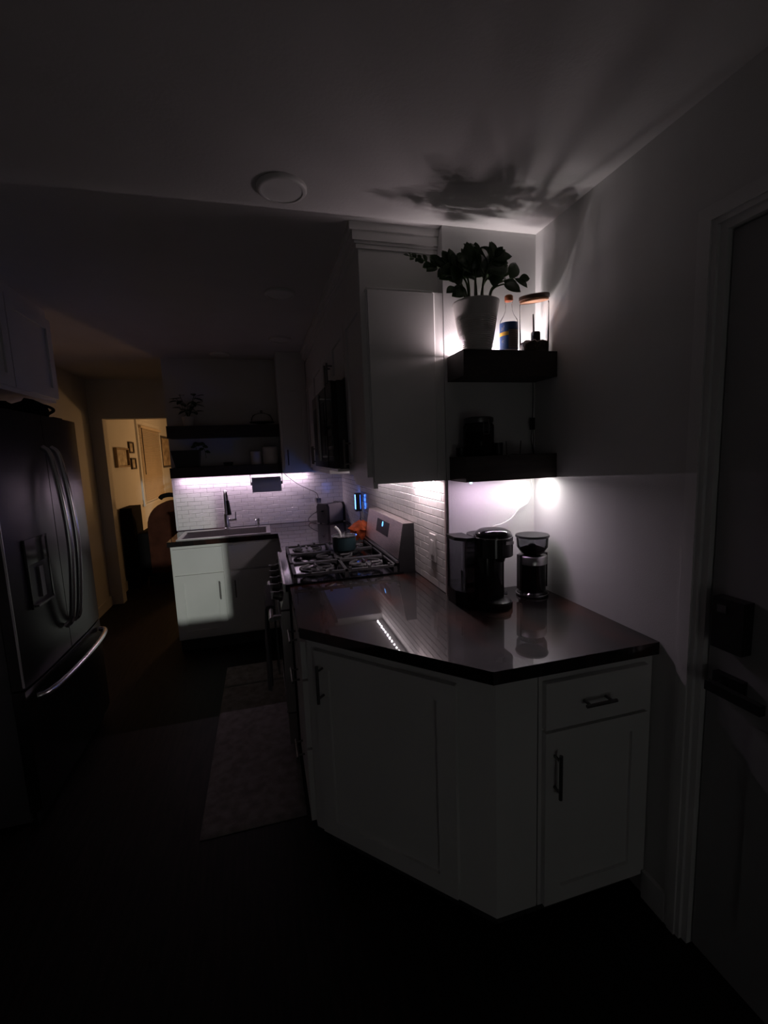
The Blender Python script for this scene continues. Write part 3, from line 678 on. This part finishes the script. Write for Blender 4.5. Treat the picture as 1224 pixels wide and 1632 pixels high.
t = thing('kitchen_faucet', (fx, fy, fz), 'tall steel pull-down faucet behind the sink', 'faucet')
obj('base', lathe(B(), [(0, 0), (.028, 0), (.028, .008), (.023, .012), (.022, .13), (.018, .135), (0, .135)], (fx, fy, fz), 24), M_steel, t, smooth=True)
pts = spl([(fx, fy, fz+.12), (fx, fy, fz+.25), (fx+.004, fy-.012, fz+.31), (fx+.012, fy-.045, fz+.335), (fx+.022, fy-.085, fz+.31), (fx+.027, fy-.105, fz+.25)], 7)
obj('spout', tube(B(), pts, .0115, 12), M_steel, t, smooth=True)
obj('spray_head', cyl(B(), (fx+.027, fy-.104, fz+.255), (fx+.036, fy-.125, fz+.135), .014, .019, seg=18), M_black, t, smooth=True)
hb = cyl(B(), (fx+.018, fy, fz+.075), (fx+.085, fy, fz+.075), .014, .014, seg=14); cyl(hb, (fx+.075, fy, fz+.078), (fx+.079, fy-.004, fz+.145), .0055, .005, seg=8)
obj('side_handle', hb, M_chrome, t, smooth=True)
sx = -.80
t = thing('soap_pump', (sx, fy, fz), 'short chrome soap pump beside the faucet', 'soap pump')
obj('collar', lathe(B(), [(0, 0), (.020, 0), (.020, .006), (.012, .01), (.010, .05), (0, .05)], (sx, fy, fz), 18), M_chrome, t, smooth=True)
hb = cyl(B(), (sx, fy, fz+.045), (sx, fy, fz+.075), .014, seg=14); tube(hb, [(sx, fy, fz+.066), (sx-.02, fy-.045, fz+.066), (sx-.022, fy-.05, fz+.056)], .006, 8)
obj('pump_head', hb, M_chrome, t, smooth=True)
# ------------------------------------------------------------------ paper towel roll under the sink shelf
t = thing('paper_towel_holder', (-.70, 2.352, 1.25), 'paper towel roll hung under the lower sink shelf', 'paper towel')
x0, x1, yy, zz, rr = -.828, -.580, 2.352, 1.302, .056
q = Matrix.Rotation(R90, 4, 'Y'); q.translation = (x0, yy, zz)
obj('roll', lathe(B(), [(.02, 0), (rr, 0), (rr, x1-x0), (.02, x1-x0), (.02, 0)], seg=40, mx=q), M_paper, t, smooth=True)
obj('loose_sheet', bxs((x0, x1, yy-rr-.0015, yy-rr+.0005, zz-.072, zz)), M_paper, t)
hb = cyl(B(), (x0-.012, yy, zz), (x1+.014, yy, zz), .012, seg=12)
for x in (x0-.010, x1+.012): box(hb, x-.003, x+.003, yy-.012, yy+.012, zz, 1.386)
obj('bracket', hb, M_black, t, smooth=True)
# ------------------------------------------------------------------ plants
def leaf_mesh(name, L, W, m, fold=.25):
    bm = B(); n = 7; top = []; bot = []
    prof = [0, .52, .86, 1, .98, .82, .50, 0]
    rows = []
    for k in range(n+1):
        y = L*k/n; w_ = W/2*prof[k]; z = -.10*L*(k/n)**2
        rows.append([(-w_, y, z+w_*fold), (0, y, z), (w_, y, z+w_*fold)])
    V = [[bm.verts.new(p) for p in r] for r in rows]; V2 = [[bm.verts.new((p[0], p[1], p[2]-.0009)) for p in r] for r in rows]
    for A, Bq in zip(V, V[1:]):
        for i in (0, 1):
            bm.faces.new((A[i], A[i+1], Bq[i+1], Bq[i]))
    for A, Bq in zip(V2, V2[1:]):
        for i in (0, 1): bm.faces.new((A[i+1], A[i], Bq[i], Bq[i+1]))
    for k in range(n):
        bm.faces.new((V[k][0], V[k+1][0], V2[k+1][0], V2[k][0])); bm.faces.new((V[k+1][2], V[k][2], V2[k][2], V2[k+1][2]))
    bmesh.ops.remove_doubles(bm, verts=bm.verts, dist=1e-6)
    me = bpy.data.meshes.new(name); bm.to_mesh(me); bm.free(); me.materials.append(m)
    for p in me.polygons: p.use_smooth = True
    return me
def place_leaf(me, parent, at, direc, upv, sc=1):
    y = Vector(direc).normalized(); z = Vector(upv); z = (z-y*z.dot(y)); z = z.normalized() if z.length > 1e-3 else y.orthogonal().normalized(); x = y.cross(z)
    mx = Matrix((x*sc, y*sc, z*sc)).transposed().to_4x4(); mx.translation = Vector(at)-wloc(parent)
    o = bpy.data.objects.new('leaf', me); COL.objects.link(o); o.parent = parent; o.matrix_local = mx; return o
pc = Vector((.094, -.092, SU))
t = thing('potted_plant', pc, 'leafy dark green plant in a ribbed white pot on the top shelf', 'plant')
prof = [(0, 0), (.052, 0), (.055, .003)]
nr = 18
for k in range(nr):
    z = .006+k*(.118/nr); r = .0555+.022*((z)/.125)**.85; prof += [(r+.0016, z+.0015), (r+.0016, z+.0042), (r-.0006, z+.0058)]
prof += [(.079, .128), (.0865, .176), (.088, .178), (.088, .182), (.083, .182), (.081, .165), (0, .165)]
obj('pot', lathe(B(), prof, pc, 48), M_pot, t, smooth=True)
obj('soil', lathe(B(), [(0, .1655), (.079, .1655), (.075, .170), (0, .173)], pc, 32), M_soil, t, smooth=True)
LM = leaf_mesh('leaf', .084, .056, M_leaf)
stems = [
 ((.000, .00), (-.005, -.015, .345), 10), ((-.02, .01), (-.045, .01, .315), 8), ((.025, .00), (.065, -.03, .325), 9), ((-.03, -.01), (-.130, -.03, .300), 10),
 ((.03, .02), (.105, .02, .310), 8), ((-.035, .00), (-.275, -.02, .325), 15), ((.045, -.01), (.165, -.035, .268), 5), ((-.045, -.02), (-.105, -.05, .215), 4),
 ((.01, -.03), (.035, -.085, .315), 8), ((-.01, -.03), (-.075, -.07, .300), 8), ((.012, .03), (.025, .045, .325), 8), ((.045, -.02), (.115, -.05, .235), 3)]
rs = random.Random(11)
for (a, b, nl) in stems:
    p_a = pc+Vector((a[0], a[1], .166)); p_d = pc+Vector(b)
    p_b = p_a.lerp(p_d, .4)+Vector((-(b[0]-a[0])*.25, -(b[1]-a[1])*.25, .03)); p_c = p_a.lerp(p_d, .75)+Vector((-(b[0]-a[0])*.10, 0, .022))
    P = spl([p_a, p_b, p_c, p_d], 8)
    obj('stem', tube(B(), P, [.0048-.0032*i/(len(P)-1) for i in range(len(P))], 7), M_stem, t, smooth=True)
    for k in range(nl):
        f = .42+.56*k/(nl-1); i = min(int(f*(len(P)-1)), len(P)-2); pt = P[i].lerp(P[i+1], f*(len(P)-1)-i); tg = (P[i+1]-P[i]).normalized()
        side = tg.cross(Vector((rs.uniform(-.3, .3), -1, .25))).normalized()*(1 if k % 2 else -1)
        d = (tg*rs.uniform(.5, .9)+side*rs.uniform(.55, .95)+Vector((0, rs.uniform(-.25, .15), rs.uniform(-.1, .2)))).normalized()
        if k >= nl-1: d = tg
        sc = rs.uniform(.72, 1.02)*(1-.35*max(0, f-.6)/.4)
        if b[0] < -.2: sc *= .85 if f < .62 else .42
        u_ = Vector((rs.uniform(-.4, .4), -1, rs.uniform(.0, .7)))
        tip = pt+d*.07*sc
        if tip.y > -.006: d.y = min(d.y, (-.010-pt.y)/(.07*sc)); d.normalize()
        place_leaf(LM, t, pt, d, u_, sc)
# plant on the upper sink shelf
pc = Vector((-1.30, 2.385, 1.8085))
t = thing('potted_plant', pc, 'small potted plant on the upper sink shelf', 'plant')
obj('pot', lathe(B(), [(0, 0), (.038, 0), (.050, .075), (.052, .08), (.047, .08), (.045, .07), (0, .07)], pc, 28), M_pot, t, smooth=True)
LM2 = leaf_mesh('leaf', .085, .048, M_leaf)
for k in range(9):
    a = k*2.4; tip = pc+Vector((.075*math.cos(a), .05*math.sin(a), .19+.07*math.sin(k*1.7)))
    P = spl([pc+Vector((0, 0, .068)), pc.lerp(tip, .55)+Vector((0, 0, .05)), tip], 6); obj('stem', tube(B(), P, .0022, 6), M_stem, t, smooth=True)
    for j in range(3): place_leaf(LM2, t, P[-1-2*j], (math.cos(a+j*1.5-1), .6*math.sin(a+j*1.5-1), .15-.25*j), (0, -.3, 1), .9)
# black planter with a trailing sprig on the lower sink shelf
t = thing('planter_box', (-1.335, 2.385, 1.4705), 'black tapered planter box with trailing sprig on the lower sink shelf', 'planter')
bm = B(); lo_, hi_ = [(-1.425, 2.33), (-1.245, 2.33), (-1.245, 2.44), (-1.425, 2.44)], [(-1.452, 2.315), (-1.232, 2.315), (-1.232, 2.455), (-1.452, 2.455)]
a = [bm.verts.new((*p, 1.4705)) for p in lo_]; b = [bm.verts.new((*p, 1.612)) for p in hi_]
c_ = [bm.verts.new((p[0]+(.008 if i in (0, 3) else -.008), p[1]+(.008 if i < 2 else -.008), 1.612)) for i, p in enumerate(hi_)]; d_ = [bm.verts.new((v.co.x, v.co.y, 1.59)) for v in c_]
bm.faces.new(a[::-1]); bm.faces.new(d_)
for i in range(4):
    j = (i+1) % 4; bm.faces.new((a[i], a[j], b[j], b[i])); bm.faces.new((b[i], b[j], c_[j], c_[i])); bm.faces.new((c_[i], c_[j], d_[j], d_[i]))
obj('box', bm, M_black, t, bevel=.002)
P = spl([(-1.26, 2.36, 1.592), (-1.245, 2.33, 1.665), (-1.21, 2.32, 1.66), (-1.185, 2.315, 1.60), (-1.18, 2.315, 1.54)], 6)
obj('stem', tube(B(), P, .002, 6), M_stem, t, smooth=True)
for k in range(8): place_leaf(LM2, t, P[4+k*2], ((1 if k % 2 else -1), -.2, -.3), (0, -1, .4), .55)
# canisters and small things on the sink shelves
for (x, r, h, lb) in ((-.778, .044, .115, 'shorter white lidded canister on the lower sink shelf'), (-.655, .064, .150, 'larger white lidded canister on the lower sink shelf')):
    c = (x, 2.385, 1.4705); t = thing('canister', c, lb, 'canister', group='white canisters')
    obj('jar', lathe(B(), [(0, 0), (r*.96, 0), (r, .006), (r, h*.84), (0, h*.84)], c, 32), M_white, t, smooth=True)
    l = obj('lid', lathe(B(), [(0, h*.84), (r*1.02, h*.84), (r*1.02, h*.95), (r*.9, h), (0, h)], c, 32), M_white, t, smooth=True)
obj('small_dish', lathe(B(), [(0, 0), (.035, 0), (.042, .03), (.039, .03), (.033, .005), (0, .005)], (-1.01, 2.36, 1.4705), 24), M_black, smooth=True, label='small black dish between planter and canisters', cat='dish')
c = (-.705, 2.385, 1.8085); t = thing('cake_dome', c, 'glass dome on a low stand on the upper sink shelf', 'cake dome')
obj('stand', lathe(B(), [(0, 0), (.06, 0), (.05, .008), (.02, .012), (.1, .02), (.105, .028), (0, .028)], c, 36), M_shelf, t, smooth=True)
obj('dome', lathe(B(), [(.092, .0285), (.092, .05), (.075, .085), (.03, .103), (0, .105)], c, 36), M_glass, t, smooth=True)
obj('knob', lathe(B(), [(0, .105), (.008, .106), (.012, .118), (.006, .127), (0, .128)], c, 16), M_handle, t, smooth=True)
# ------------------------------------------------------------------ bottle on the upper shelf
c = Vector((.243, -.078, SU+.0005)); t = thing('glass_bottle', c, 'clear glass bottle with blue label and reddish cap', 'bottle')
gl = [(0, .003), (.031, .0), (.0345, .004), (.035, .118), (.033, .128), (.020, .148), (.0135, .165), (.0125, .190), (.0145, .193), (.0145, .199), (.012, .201)]
obj('bottle_glass', lathe(B(), gl, c, 32), M_glass, t, smooth=True)
obj('cap', lathe(B(), [(0, .196), (.0155, .200), (.0165, .206), (.016, .218), (.012, .222), (0, .223)], c, 24), M_cork, t, smooth=True)
def lab(a0, a1, z0, z1, r, m, name='label_panel', label=None):
    bm = B(); n = max(3, int((a1-a0)/8)); 
    for k in range(n):
        p, q = math.radians(a0+(a1-a0)*k/n), math.radians(a0+(a1-a0)*(k+1)/n)
        v = [bm.verts.new((c.x+r*math.cos(x), c.y+r*math.sin(x), c.z+z)) for (x, z) in ((p, z0), (q, z0), (q, z1), (p, z1))]; bm.faces.new(v)
    bmesh.ops.remove_doubles(bm, verts=bm.verts, dist=1e-6)
    return obj(name, bm, m, t, smooth=True, label=label)
lab(-280, 80, .013, .116, .0354, M_blue, 'blue_label', 'dark blue paper label')
lab(-215, -122, .066, .080, .0357, M_yellow, 'yellow_band', 'yellow band on the blue label')
lab(-122, -20, .016, .088, .0357, M_tan, 'back_label', 'grey brown small-print panel')
lab(-280, 80, .003, .013, .0356, M_cream, 'cream_band', 'cream band at the foot of the label')
for k in range(9): lab(-116, -62+8*math.sin(k*2.1), .026+k*.0075, .028+k*.0075, .0359, M_frame, 'print_line')
for (s, zc, ac, sz) in (('al', .094, -162, .024), ('ic', .046, -160, .018)):
    tb = text_mesh(s, sz, .0001)
    for v in tb.verts:
        a_ = math.radians(ac)+(v.co.x+v.co.y*.2)/.0357; v.co = Vector((c.x+.0359*math.cos(a_), c.y+.0359*math.sin(a_), c.z+zc+v.co.y))
    obj('label_lettering', tb, M_cream, t, label='white slanted lettering on the blue label')
# ------------------------------------------------------------------ glass jar with wooden lid and scoop
c = Vector((.350, -.088, SU+.0005)); t = thing('glass_jar', c, 'clear glass jar with tilted wooden lid and coffee scoop inside', 'jar')
R_ = .056
obj('jar_glass', lathe(B(), [(0, .003), (R_-.004, .0), (R_, .004), (R_, .195), (R_-.003, .200)], c, 40), M_glass, t, smooth=True)
bm = B(); n = 30
rg = [[bm.verts.new(c+Vector((r*math.cos(6.2832*i/n), r*math.sin(6.2832*i/n), z+(.004*math.sin(i*1.7)+.003*math.cos(i*3.1) if z > .02 else 0)))) for i in range(n)] for (r, z) in ((.05, .0045), (.0535, .008), (.0535, .040), (.045, .045), (.02, .047))]
for A, Bq in zip(rg, rg[1:]):
    for i in range(n): bm.faces.new((A[i], A[(i+1) % n], Bq[(i+1) % n], Bq[i]))
bm.faces.new(rg[0][::-1]); bm.faces.new(rg[-1])
obj('coffee_beans', bm, M_bean, t, smooth=True)
mx = Matrix.Translation(c+Vector((0, 0, .200))) @ Matrix.Rotation(math.radians(-7), 4, 'Y') @ Matrix.Rotation(math.radians(7), 4, 'X')
ld = obj('lid', lathe(B(), [(0, 0), (.0545, 0), (.0545, .007), (.0535, .008)], seg=40, mx=mx), M_wood, t, smooth=True, label='light wooden underside of the jar lid')
obj('lid_top', lathe(B(), [(0, .008), (.0535, .008), (.058, .009), (.058, .022), (.056, .024), (0, .024)], seg=40, mx=mx), mat('dark_acacia_rim', (.09, .04, .025), .5, noise=.3, nscale=10), ld, smooth=True)
t = thing('coffee_scoop', c+Vector((.004, -.01, .046)), 'dark scoop with thin handle standing in the jar of beans', 'scoop')
obj('bowl', lathe(B(), [(0, 0), (.016, .0), (.018, .004), (.018, .034), (.016, .038), (0, .038)], c+Vector((.004, -.005, .046)), 20), M_black, t, smooth=True)
obj('handle', cyl(B(), c+Vector((-.008, -.010, .06)), c+Vector((-.019, -.022, .146)), .0038, .0028, 10), M_handle, t, smooth=True)
# ------------------------------------------------------------------ lower right shelf
c = Vector((.105, -.082, SL+.0005)); t = thing('clamp_jar', c, 'dark glass clamp-lid canister on the shelf above the coffee maker', 'jar')
obj('jar_glass', lathe(B(), [(0, .002), (.056, .0), (.060, .004), (.060, .118), (.054, .126), (.054, .13)], c, 36), M_smoke, t, smooth=True)
obj('contents', lathe(B(), [(0, .005), (.054, .005), (.056, .010), (.056, .095), (0, .10)], c, 32), M_bean, t, smooth=True)
ld = obj('lid', lathe(B(), [(0, .130), (.057, .130), (.058, .134), (.058, .148), (.050, .152), (0, .153)], c, 36), mat('dark_steel_lid', (.12, .12, .12), .35, 1, noise=.05), t, smooth=True)
bm = tube(B(), [(c.x-.012, c.y-.060, c.z+.140), (c.x-.012, c.y-.066, c.z+.12), (c.x-.012, c.y-.063, c.z+.085), (c.x+.012, c.y-.063, c.z+.085), (c.x+.012, c.y-.066, c.z+.12), (c.x+.012, c.y-.060, c.z+.140)], .002, 6)
obj('wire_clamp', bm, M_handle, ld, smooth=True)
for (x, y, r, h, m, nm, lb, ct) in ((.040, -.055, .018, .036, M_black, 'spice_tin', 'small dark tin left of the clamp-lid canister', 'tin'),
        (.195, -.075, .019, .050, M_black, 'spice_tin', 'small dark tin right of the clamp-lid canister', 'tin')):
    obj(nm, lathe(B(), [(0, 0), (r, 0), (r, h*.75), (r*1.04, h*.76), (r*1.04, h), (0, h)], (x, y, SL+.0005), 24), m, smooth=True, label=lb, cat=ct, group='small tins on the shelf')
obj('drinking_glass', lathe(B(), [(0, .003), (.026, 0), (.028, .003), (.031, .055), (.029, .055), (.026, .005), (0, .005)], (.262, -.08, SL+.0005), 28), M_glass, smooth=True, label='small clear glass on the shelf above the coffee maker', cat='glass')
# controller and cords between the right shelves
t = thing('strip_controller', (.388, -.020, 1.62), 'black in-line led controller with cords hanging between the right shelves', 'controller')
obj('controller_box', bxs((.380, .396, -.030, -.016, 1.600, 1.650)), M_black, t, bevel=.003)
obj('cord', tube(B(), spl([(.388, -.023, 1.650), (.390, -.022, 1.70), (.392, -.020, 1.76), (.392, -.018, 1.798)], 6), .0022, 6), M_black, t, smooth=True)
obj('cord', tube(B(), spl([(.385, -.023, 1.600), (.380, -.025, 1.56), (.386, -.024, 1.53), (.395, -.020, SL+.001)], 6), .0018, 6), M_black, t, smooth=True)
obj('cord', tube(B(), spl([(.391, -.023, 1.600), (.394, -.022, 1.56), (.393, -.021, 1.53), (.399, -.018, SL+.001)], 6), .0018, 6), M_black, t, smooth=True)
obj('power_cord', tube(B(), spl([(.388, -.012, 1.401), (.395, -.010, 1.34), (.375, -.012, 1.29), (.33, -.014, 1.265), (.29, -.016, 1.225), (.24, -.020, 1.205), (.19, -.030, 1.195), (.16, -.03, 1.14), (.155, -.03, 1.0), (.16, -.03, .918)], 8), .0024, 6), M_white, LS, smooth=True, label='thin white cord')
obj('strip_end_led', bxs((.032, .040, -.152, -.146, 1.3965, 1.4015)), M_dot, label='tiny cyan strip led under the left end of the coffee shelf', cat='strip led')  # exposed first led of the strip under this shelf
# ------------------------------------------------------------------ coffee maker
kx, ky, kz = .112, -.215, .9145
t = thing('coffee_maker', (kx, ky, kz), 'black single-cup coffee maker with clear water tank', 'coffee maker')
def rbox(x0, x1, y0, y1, z0, z1, r, m, name, par, n=6, bev=.004):
    pl = []
    for (cx, cy, a0) in ((x1-r, y1-r, 0), (x0+r, y1-r, 90), (x0+r, y0+r, 180), (x1-r, y0+r, 270)):
        for k in range(n+1): a_ = math.radians(a0+90*k/n); pl.append((cx+r*math.cos(a_), cy+r*math.sin(a_)))
    return obj(name, prism(B(), pl, z0, z1), m, par, bevel=bev, seg=2)
rbox(.034, .178, -.255, -.050, kz, kz+.022, .06, M_gloss, 'base', t)
rbox(.038, .158, -.215, -.050, kz+.022, kz+.235, .045, M_gloss, 'tower', t)
hd = rbox(.036, .178, -.262, -.050, kz+.205, kz+.278, .066, M_gloss, 'brew_head', t)
bm = lathe(B(), [(.078, 0), (.079, .006), (.072, .020), (.055, .031), (.030, .036), (0, .037)], (0, 0, 0), 40)
bmesh.ops.transform(bm, matrix=Matrix.Translation((.107, -.186, kz+.278)) @ Matrix.Diagonal((.915, .96, .85, 1)), verts=bm.verts)
ldd = obj('lid', bm, M_gloss, hd, smooth=True)
bm = tube(B(), [(.107+.0705*math.cos(a_), -.188+.0735*math.sin(a_), kz+.277) for a_ in [math.radians(180+180*k/24) for k in range(25)]], .0022, 8)
obj('chrome_band', bm, M_chrome, hd, smooth=True)
obj('lid_latch', bxs((.118, .150, -.266, -.250, kz+.256, kz+.268)), M_chrome, hd, bevel=.003)
obj('drip_tray', lathe(B(), [(0, 0), (.052, 0), (.052, .008), (.048, .010), (0, .009)], (.110, -.215, kz+.0225), 32), M_black, t, smooth=True)
obj('nozzle', cyl(B(), (.110, -.235, kz+.205), (.110, -.235, kz+.188), .022, .016, 18), M_black, t, smooth=True)
# water tank on the left
tk = [(-.030, -.060), (-.030, -.135), (.000, -.175), (.034, -.175), (.034, -.060)]
obj('tank_base', prism(B(), tk, kz, kz+.060), M_gloss, t, bevel=.004)
tkw = obj('water_tank', prism(B(), tk, kz+.0605, kz+.262), M_smoke, t, bevel=.004)
obj('water', prism(B(), [(x*.94+.0005, (y+.117)*.94-.117) for x, y in tk], kz+.062, kz+.085), M_glass, tkw)
obj('tank_lid', prism(B(), [(x*1.06, (y+.117)*1.06-.117) for x, y in tk], kz+.2625, kz+.276), M_black, t, bevel=.004)
obj('filter_stem', cyl(B(), (.005, -.12, kz+.062), (.005, -.12, kz+.135), .004, seg=8), M_white, tkw, smooth=True)
# power cord loop to the right of the machine
obj('power_cord', tube(B(), spl([(.185, -.045, .93), (.215, -.045, .96), (.232, -.045, 1.02), (.222, -.045, 1.055), (.200, -.045, 1.05), (.195, -.048, 1.01), (.212, -.05, .965), (.225, -.055, .94), (.205, -.065, .9185), (.235, -.075, .9185)], 8), .0032, 6), M_black, t, smooth=True, label='black looped cord')
# ------------------------------------------------------------------ coffee grinder
c = Vector((.322, -.125, .9145)); t = thing('coffee_grinder', c, 'black coffee grinder with clear bean hopper in the counter corner', 'grinder')
obj('base', lathe(B(), [(0, 0), (.060, 0), (.063, .004), (.063, .014), (.055, .020), (.054, .13), (.056, .135), (0, .135)], c, 40), M_gloss, t, smooth=True)
obj('chrome_foot', lathe(B(), [(.0635, .003), (.0655, .004), (.0655, .010), (.0635, .011)], c, 40), M_chrome, t, smooth=True)
obj('chrome_ring', lathe(B(), [(.0545, .135), (.0585, .136), (.0585, .168), (.054, .172), (0, .172)], c, 40), M_steel, t, smooth=True)
for s in (-1, 1): obj('side_arm', bxs((c.x+s*.058-.007, c.x+s*.058+.007, c.y-.012, c.y+.012, c.z+.03, c.z+.175)), M_black, t, bevel=.004)
obj('hopper', lathe(B(), [(.030, .172), (.045, .180), (.062, .205), (.064, .246)], c, 40), M_smoke, t, smooth=True)
obj('beans', lathe(B(), [(0, .173), (.028, .173), (.042, .182), (.052, .196), (.03, .205), (0, .208)], c, 28), M_bean, t, smooth=True)
obj('hopper_lid', lathe(B(), [(0, .246), (.067, .246), (.0685, .249), (.0665, .255), (0, .257)], c, 40), M_black, t, smooth=True)
obj('burr_nut', lathe(B(), [(0, .205), (.016, .206), (.018, .212), (.012, .217), (0, .218)], c, 20), M_chrome, t, smooth=True)
# ------------------------------------------------------------------ living room seen through the opening
def picture(y0, y1, z0, z1, m, label, fw_=.02, dp=.022, mt=None):
    x = -2.4195; t = thing('framed_picture', (x, (y0+y1)/2, z0), label, 'picture', group='pictures on the living room wall')
    obj('frame', bxs((x, x+dp, y0, y0+fw_, z0, z1), (x, x+dp, y1-fw_, y1, z0, z1), (x, x+dp, y0+fw_, y1-fw_, z0, z0+fw_), (x, x+dp, y0+fw_, y1-fw_, z1-fw_, z1)), mt or M_frame, t, bevel=.002)
    obj('print', bxs((x, x+.008, y0+fw_, y1-fw_, z0+fw_, z1-fw_)), m, t)
picture(4.28, 4.80, 1.475, 1.715, M_print, 'wide picture in a pale wooden frame left of the two small frames', .022, .035, mat('tan_wood_frame', (.25, .17, .09), .5, noise=.2))
picture(4.90, 5.12, 1.655, 1.805, M_print, 'small dark framed picture, the upper of two, by the blind')
picture(4.94, 5.16, 1.440, 1.590, M_print, 'small dark framed picture, the lower of two, by the blind')
picture(6.90, 7.95, 1.42, 1.98, M_art, 'large dark framed sepia picture beyond the window blind', .035)
wb = obj('window_2', bxs((-2.42, -2.395, 5.36, 5.43, .93, 2.13), (-2.42, -2.395, 6.77, 6.84, .93, 2.13), (-2.42, -2.395, 5.43, 6.77, 2.06, 2.13), (-2.42, -2.385, 5.33, 6.87, .90, .93)), M_trim, **ST)
t = thing('window_blind', (-2.36, 6.1, .95), 'ivory horizontal slat blind covering the living room window', 'blind')
obj('headrail', bxs((-2.418, -2.36, 5.44, 6.76, 2.02, 2.058)), M_blind, t, bevel=.003)
bm = B()
for k in range(40):
    z = .965+k*.0265; v = [bm.verts.new(p) for p in ((-2.412, 5.45, z+.013), (-2.412, 6.75, z+.013), (-2.388, 6.75, z-.011), (-2.388, 5.45, z-.011), (-2.410, 5.45, z+.015), (-2.410, 6.75, z+.015), (-2.386, 6.75, z-.009), (-2.386, 5.45, z-.009))]
    for q in ((3, 2, 1, 0), (4, 5, 6, 7), (0, 1, 5, 4), (1, 2, 6, 5), (2, 3, 7, 6), (3, 0, 4, 7)): bm.faces.new([v[i] for i in q])
obj('slats', bm, M_blind, t, kind='stuff')
obj('wand', cyl(B(), (-2.37, 5.50, 1.35), (-2.37, 5.50, 2.02), .006, seg=8), M_frame, t, smooth=True)
# brown leather recliner, its back to the kitchen
def cushion(name, x0, x1, y0, y1, z0, z1, r, m, par, n=3):
    bm = bxs((x0, x1, y0, y1, z0, z1)); return obj(name, bm, m, par, bevel=r, seg=4)
t = thing('recliner', (-1.86, 4.66, 0), 'dark recliner with rounded brown leather back beyond the opening', 'armchair')
cushion('seat', -2.10, -1.62, 4.42, 5.05, .18, .46, .06, M_darkfab, t)
bk = [(-2.13, .16), (-1.59, .16), (-1.59, .72)]+[(-1.86+.27*math.cos(math.radians(a_)), .74+.30*math.sin(math.radians(a_))) for a_ in range(0, 181, 12)]+[(-2.13, .72)]
obj('backrest', prism_axis(B(), bk, 4.22, 4.47, 'y'), M_leather, t, bevel=.05, seg=4)
for x0, x1 in ((-2.26, -2.10), (-1.62, -1.46)): cushion('armrest', x0, x1, 4.26, 5.02, .12, .66, .06, M_darkfab, t)
obj('base', bxs((-2.20, -1.52, 4.32, 4.95, 0, .14)), M_black, t, bevel=.01)
bm = tube(B(), spl([(-1.98, 4.34, 1.075), (-1.95, 4.33, 1.10), (-1.87, 4.32, 1.115), (-1.79, 4.33, 1.10), (-1.75, 4.34, 1.075)], 6), .028, 10)
obj('neck_pillow', bm, M_darkfab, smooth=True, label='dark curved neck pillow on top of the recliner back', cat='pillow')
cushion('throw_cover', -2.40, -2.27, 4.18, 4.60, .0, .99, .05, M_darkfab, None).name = 'dark_hamper'
h_ = bpy.data.objects['dark_hamper']; props(h_, 'tall dark fabric hamper beside the recliner against the wall', 'hamper')
